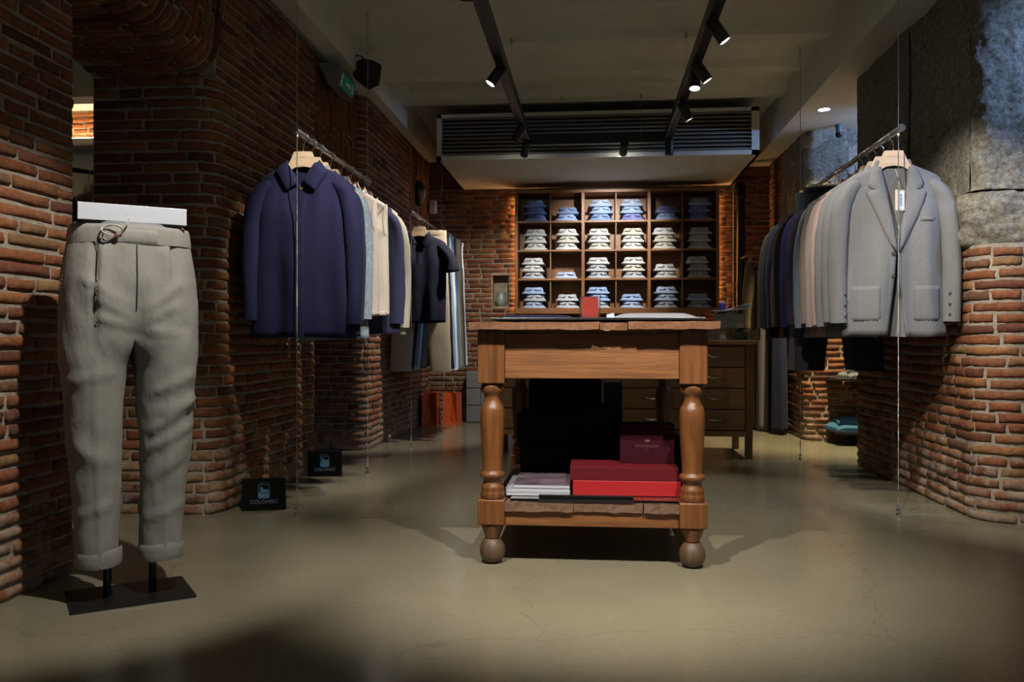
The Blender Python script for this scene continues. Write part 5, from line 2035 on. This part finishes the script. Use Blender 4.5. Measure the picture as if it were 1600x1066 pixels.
# ------------------------------------------------------------------ brand signs on the floor
SIGN = mk('sign_black', (.0025, .0025, .003), .5, spec=.2)
SIGNBLUE = mk('sign_blue', (.10, .24, .38), .5)
SIGNTXT = mk('sign_letters', (.18, .24, .30), .5)
def sign(x, y, rz, label, sc=1.0):
    root = thing('brand_sign', (x, y, 0), label, 'sign', 'black brand signs on the floor', rz)
    w_, h_ = .098 * sc, .146 * sc
    MB().box(-w_, w_, -.012, .012, 0, h_, .001).build('panel', SIGN, root)
    # emblem: rounded frame, lower band and a reclining animal
    def rr(hw, hh, r_, cz, n=6):
        pts = []
        for qx, qz, a0 in ((1, 1, 0), (-1, 1, PI / 2), (-1, -1, PI), (1, -1, 1.5 * PI)):
            for k in range(n + 1):
                a = a0 + PI / 2 * k / n
                pts.append((qx * (hw - r_) + r_ * math.cos(a), cz + qz * (hh - r_) + r_ * math.sin(a)))
        return pts
    cz = .088 * sc
    outer, inner = rr(.026 * sc, .032 * sc, .008 * sc, cz), rr(.0235 * sc, .0295 * sc, .006 * sc, cz)
    m = MB().grid([[(a, -.0126, b__) for a, b__ in outer], [(a, -.0126, b__) for a, b__ in inner]], close_u=True)
    m.build('emblem_frame', SIGNBLUE, root)
    animal = [(-.022, -.006), (.022, -.006), (.021, .006), (.014, .010), (.004, .009), (-.004, .012), (-.007, .019), (-.013, .022), (-.018, .017), (-.016, .011), (-.015, .003)]
    MB().prism([(a * sc, cz + b__ * sc) for a, b__ in animal], -.0126, -.0122).build('emblem_animal', SIGNBLUE, root)
    MB().box(-.0235 * sc, .0235 * sc, -.0126, -.0122, cz - .0295 * sc, cz - .008 * sc).build('emblem_band', SIGNBLUE, root)
    MB().box(-.024 * sc, .024 * sc, -.0126, -.0122, cz + .039 * sc, cz + .0405 * sc).build('fine_print', SIGNTXT, root)
    text_mesh('lettering', 'COLOMBO', .0245 * sc, SIGNTXT, root, (0, -.0124, .040 * sc), (PI / 2, 0, 0), sx=1.0)
sign(-1.515, 3.86, .30, 'black COLOMBO sign on the floor under the navy overshirt, nearer of two', 1.0)
sign(-1.545, 4.86, .22, 'black COLOMBO sign on the floor beside the second cable, farther of two', .98)

# ------------------------------------------------------------------ orange bags
ORG = mk('orange_paper', (.62, .10, .015), .5)
def paper_bag(x, y, w_, d_, h_, rz, label, lean=0.0):
    root = thing('paper_bag', (x, y, 0), label, 'paper bag', 'orange paper bags by the back wall', rz)
    m = MB()
    # narrow gusset side faces the viewer: its centre line is creased inwards, with a triangular foot fold
    L = [(-w_, -d_, 0), (w_, -d_, 0), (w_, d_, 0), (-w_, d_, 0)]
    tw = .92
    T = [(-w_ * tw, -d_, h_), (w_ * tw, -d_, h_), (w_ * tw, d_, h_), (-w_ * tw, d_, h_)]
    fm, fz = (0, -d_ * .80, h_ * .17), h_ * .17
    bm2 = (0, d_ * .80, h_ * .17)
    tm, tbm = (0, -d_ * .45, h_ * .99), (0, d_ * .45, h_ * .99)
    v_ = L + T + [fm, tm, bm2, tbm]
    f_ = [(0, 1, 2, 3), (1, 2, 6, 5), (0, 4, 7, 3), (0, 8, 1), (0, 4, 9, 8), (1, 8, 9, 5), (2, 10, 3), (2, 6, 11, 10), (3, 10, 11, 7)]
    m.add(v_, f_)
    o = m.build('paper', ORG, root)
    s = o.modifiers.new('paper', 'SOLIDIFY'); s.thickness = .002
    for sx in (-1, 1):
        xx = sx * w_ * .93
        MB().tube([(xx, -d_ * .4, h_ - .02), (xx, -d_ * .35, h_ + .03), (xx, 0, h_ + .055), (xx, d_ * .35, h_ + .03), (xx, d_ * .4, h_ - .02)], .003, 6).build('handle', mk('dark_cord', (.10, .02, .01), .7), root)
paper_bag(-1.505, 7.90, .070, .11, .31, .06, 'orange paper bag on the left of the two by the back wall')
paper_bag(-1.315, 7.97, .068, .11, .30, -.06, 'orange paper bag on the right of the two by the back wall')

# ------------------------------------------------------------------ fittings on walls and ceiling
ex = thing('exit_sign', (-1.60, 5.27, 2.33), 'green emergency exit sign on a grey housing above the left wall', 'exit sign')
pf = [(-.075, .145), (.050, .145), (.078, .088), (.060, .0), (.0, .0)]
m = MB().add([(x, -.145, z) for x, z in pf] + [(x, .145, z) for x, z in pf], [(0, 1, 2, 3, 4), (9, 8, 7, 6, 5)] + [(i, (i + 1) % 5, (i + 1) % 5 + 5, i + 5) for i in range(5)])
m.build('housing', mk('grey_plastic', (.20, .195, .18), .5), ex)
GRN = mk('exit_green', (.0, .16, .10), .4, emit=(0, .35, .22), estr=.02)
WHT = mk('exit_white', (.55, .6, .58), .4, emit=(.7, .8, .75), estr=.01)
# local frame on the slanted face: a along y, b up the face
def face_pt(a, c, off):
    x0, z0, x1, z1 = .060, .0, .078, .088
    nx_, nz_ = .088, -.018
    nl = math.hypot(nx_, nz_)
    return (x0 + (x1 - x0) * c + nx_ / nl * off, a * .72, z0 + (z1 - z0) * c + nz_ / nl * off)
def face_poly(pts, off, mat, name):
    n = len(pts)
    m = MB().add([face_pt(a, c, off) for a, c in pts] + [face_pt(a, c, off - .0012) for a, c in pts], [tuple(range(n)), tuple(range(2 * n - 1, n - 1, -1))] + [(i, (i + 1) % n, (i + 1) % n + n, i + n) for i in range(n)])
    m.build(name, mat, ex)
face_poly([(-.195, .04), (.195, .04), (.195, .96), (-.195, .96)], .002, GRN, 'green_panel')
face_poly([(-.195, .04), (-.165, .04), (-.165, .96), (-.195, .96)], .0035, WHT, 'white_edge')
face_poly([(-.06, .40), (-.06, .62), (.04, .62), (.04, .74), (.095, .51), (.04, .28), (.04, .40)], .0035, WHT, 'arrow')
face_poly([(.115, .75), (.13, .86), (.145, .75)], .0035, WHT, 'running_figure_head')
face_poly([(.11, .68), (.15, .66), (.165, .45), (.185, .30), (.17, .27), (.145, .40), (.135, .42), (.115, .20), (.10, .20), (.12, .48)], .0035, WHT, 'running_figure')

sk = thing('wall_speaker', (-1.50, 5.50, 2.46), 'black wedge loudspeaker on a bracket below the left ceiling beam', 'loudspeaker', None, .75)
rows = []
for x, hy, z0, z1 in ((-.06, .045, .06, .16), (-.02, .06, .03, .17), (.05, .075, .0, .16), (.10, .08, -.02, .14)):
    rows.append([(x, -hy, z0), (x, hy, z0), (x + .02, hy, z1), (x + .02, -hy, z1)])
m = MB().grid(rows, close_u=True); m.f.append((0, 1, 2, 3)); n = len(m.v); m.f.append((n - 4, n - 3, n - 2, n - 1))
m.build('cabinet', BLACK, sk)
sk.scale = (.85, .85, .85)
MB().add([(.1005, -.074, -.012), (.1005, .074, -.012), (.1205, .074, .133), (.1205, -.074, .133), (.108, -.074, -.012), (.108, .074, -.012), (.128, .074, .133), (.128, -.074, .133)],
         [(4, 5, 6, 7), (0, 1, 5, 4), (1, 2, 6, 5), (2, 3, 7, 6), (3, 0, 4, 7)]).build('grille', mk('speaker_grille', (.05, .045, .04), .7, bump=.6, bscale=500), sk)
MB().tube([(-.10, 0, .12), (-.05, 0, .20), (.0, 0, .20), (.03, 0, .15)], .007, 8).build('bracket', BLACK, sk)
# thin service cables along the beam
wr = MB()
for k in range(2):
    wr.tube([(-1.655 + .012 * k, y, 2.515 - .012 * k + .006 * math.sin(y * 3 + k)) for y in [2.8 + .2 * i for i in range(27)]], .0045, 6)
put(wr, 'service_cable', mk('grey_cable', (.16, .15, .13), .6), 'pair of thin cables running along the top of the left wall', 'cable')
sn = thing('motion_sensor', (-1.56, 8.30, 2.02), 'small white motion sensor in the back left corner', 'sensor')
MB().box(-.035, .035, -.04, .04, 0, .13, .012).build('case', mk('white_plastic', (.5, .5, .47), .5), sn)
MB().box(-.022, .022, -.046, -.038, .02, .06, .003).build('lens_window', mk('milky', (.65, .65, .62), .3), sn)
ws = thing('round_speaker', (-1.585, 7.75, 2.12), 'dark oval wall speaker at the far end of the left wall', 'loudspeaker')
MB().lathe([(.004, .05), (.06, .045), (.085, .03), (.095, 0), (.085, -.02)], 24).xf(Matrix.Rotation(PI / 2, 4, 'Y') @ Matrix.Scale(1.25, 4, (1, 0, 0))).build('cabinet', BLACK, ws, True)
MB().lathe([(.002, .057), (.045, .054), (.05, .048)], 20).xf(Matrix.Rotation(PI / 2, 4, 'Y')).build('cone', mk('cone_grey', (.2, .2, .2), .5), ws, True)
sc_ = thing('ceiling_camera', (1.86, 6.80, 2.355), 'small dome camera hanging below the bluish soffit', 'camera')
sc_.scale = (.6, .6, .6)
MB().lathe([(.05, .12), (.05, .10), (.035, .08), (.035, .03), (.045, .02)], 20).build('mount', mk('grey_metal', (.12, .13, .15), .5), sc_, True)
MB().lathe([(.045, .02), (.044, 0), (.034, -.025), (.016, -.04), (.002, -.043)], 20).build('dome', BLACK_SATIN, sc_, True)

# dark pipe and thin cable at the right of the shelf
pp_ = thing('black_pipe', (1.36, 8.20, 0), 'black vertical pipe at the right of the shirt shelf', 'pipe')
MB().tube([(0, 0, 0), (0, 0, 2.25)], .042, 20).build('pipe', mk('pipe_black', (.012, .013, .014), .4), pp_, True)
for z in (.3, 1.3, 2.1):
    MB().tube([(0, 0, z), (0, 0, z + .03)], .046, 20).build('clamp', BLACK, pp_)
put(MB().tube([(1.297, 8.22, 0), (1.297, 8.22, 2.25)], .007, 8), 'thin_conduit', mk('pale_conduit', (.35, .33, .29), .5), 'thin pale conduit beside the black pipe', 'conduit')

# long lengths of cloth hanging in the far right corner
def long_cloth(x, y, z1, w_, d_, mat, label, seed, rz=0):
    root = thing('hanging_coat', (x, y, .012), label, 'coat', 'long coats in the far right corner', rz)
    rows = []
    for i in range(30):
        t = i / 29
        z = z1 * (1 - t)
        sc2 = min(1, .30 + 4.2 * t) ** .5
        row = []
        for k in range(28):
            a = 2 * PI * k / 28
            fo = 1 + .16 * t * math.sin(5 * a + seed) + .05 * math.sin(9 * a + 3 * t)
            row.append((w_ * sc2 * fo * math.cos(a), d_ * sc2 * fo * math.sin(a), z))
        rows.append(row)
    m = MB().grid(rows, close_u=True)
    m.f.append(tuple(range(28)))
    m.f.append(tuple(len(m.v) - 28 + k for k in range(28)))
    m.build('cloth', mat, root, True)
    MB().tube([(0, 0, z1 - .01), (0, 0, z1 + .05)], .016, 10).build('hanger_top', HANGER, root)
    return root
long_cloth(1.395, 7.93, 1.47, .062, .12, F['brownlong'], 'long olive brown coat hanging next to the counter, leftmost of three', 1)
long_cloth(1.470, 7.69, 1.40, .058, .12, F['taupelong'], 'long taupe coat between the brown and navy ones', 2)
long_cloth(1.545, 7.44, 1.42, .060, .12, F['navylong'], 'long dark navy coat hanging against the far right pier', 3)
put(MB().tube([(1.36, 7.93, 1.545), (1.545, 7.44, 1.50)], .010, 10).tube([(1.545, 7.44, 1.50), (1.66, 7.44, 1.50)], .010, 8).tube([(1.36, 7.93, 1.545), (1.36, 8.36, 1.545)], .010, 8), 'coat_rod', BLACK, 'black rod carrying the long coats in the far corner', 'rod')

# ------------------------------------------------------------------ recess shelves with folded jeans
JN = fabric('folded_denim', (.03, .10, .17), var=.3)
JG = fabric('folded_grey_denim', (.09, .10, .10), var=.3)
for z, lab in ((.105, 'low'), (.50, 'upper')):
    sf = thing('wall_shelf', (2.3, 6.78, z), '%s thin dark shelf on the lit brick of the right recess' % lab, 'shelf', 'shelves in the right recess')
    MB().box(-.50, .60, -.19, .16, -.018, 0, .002).build('board', BLACK, sf)
    for x in (-.3, .3):
        MB().add([(x - .01, .16, -.018), (x + .01, .16, -.018), (x + .01, -.12, -.018), (x - .01, -.12, -.018), (x - .01, .16, -.10), (x + .01, .16, -.10)], [(0, 1, 2, 3), (0, 4, 5, 1), (4, 3, 2, 5), (0, 3, 4), (1, 5, 2)]).build('bracket', BLACK, sf)
def folded(x, y, z, w_, d_, h_, mat, lab, seed, rz):
    m = folded_cloth(-w_, w_, -d_, d_, 0, h_, seed)
    o = m.build('folded_jeans', mat, None, True)
    o.location = (x, y, z); o.rotation_euler = (0, 0, rz)
    tag(o, lab, 'jeans', 'folded jeans in the right recess')
folded(1.98, 6.76, .106, .20, .15, .050, JN, 'teal blue folded jeans lying lowest in the right recess', 31, .12)
folded(2.02, 6.77, .158, .19, .14, .046, JN, 'blue folded jeans on top of the teal pair in the right recess', 32, -.1)
folded(2.02, 6.76, .501, .15, .13, .042, JG, 'grey folded jeans on the upper shelf of the right recess', 33, .15)
folded(2.04, 6.77, .544, .13, .12, .036, JG, 'dark folded jeans topmost on the upper recess shelf', 34, -.2)

# ------------------------------------------------------------------ glimpse of clothes in the next room
nr = thing('dark_rail', (-2.78, 4.55, 1.717), 'black clothes rail in the room beyond the arch', 'clothes rail')
MB().tube([(-.36, -.46, 0), (.36, .46, 0)], .014, 12).build('bar', BLACK, nr)
for a, c in ((-.35, -.447), (.35, .447)):
    MB().tube([(a, c, 0), (a, c, -1.717)], .012, 10).build('upright', BLACK, nr)
for i, (t, col, lab) in enumerate(((.24, 'black', 'black coat on the rail beyond the arch'), (.37, 'charcoal', 'charcoal coat on the rail beyond the arch'), (.49, 'khaki', 'sand coloured coat on the rail beyond the arch'), (.61, 'brownlong', 'brown coat on the rail beyond the arch'), (.74, 'navylong', 'navy coat on the rail beyond the arch'))):
    x, y = -2.78 - .36 + .72 * t, 4.55 - .46 + .92 * t
    hold = RZ
    jacket('hanging_coat', x, y, lab, 'coat', 'coats in the room beyond the arch', F[col], seed=80 + i, style='zip', hem=-1.0, rz=-.67, detail=False)
    hanger(x, y, 'wooden hanger under the ' + lab, 'hangers in the room beyond the arch', -.67)
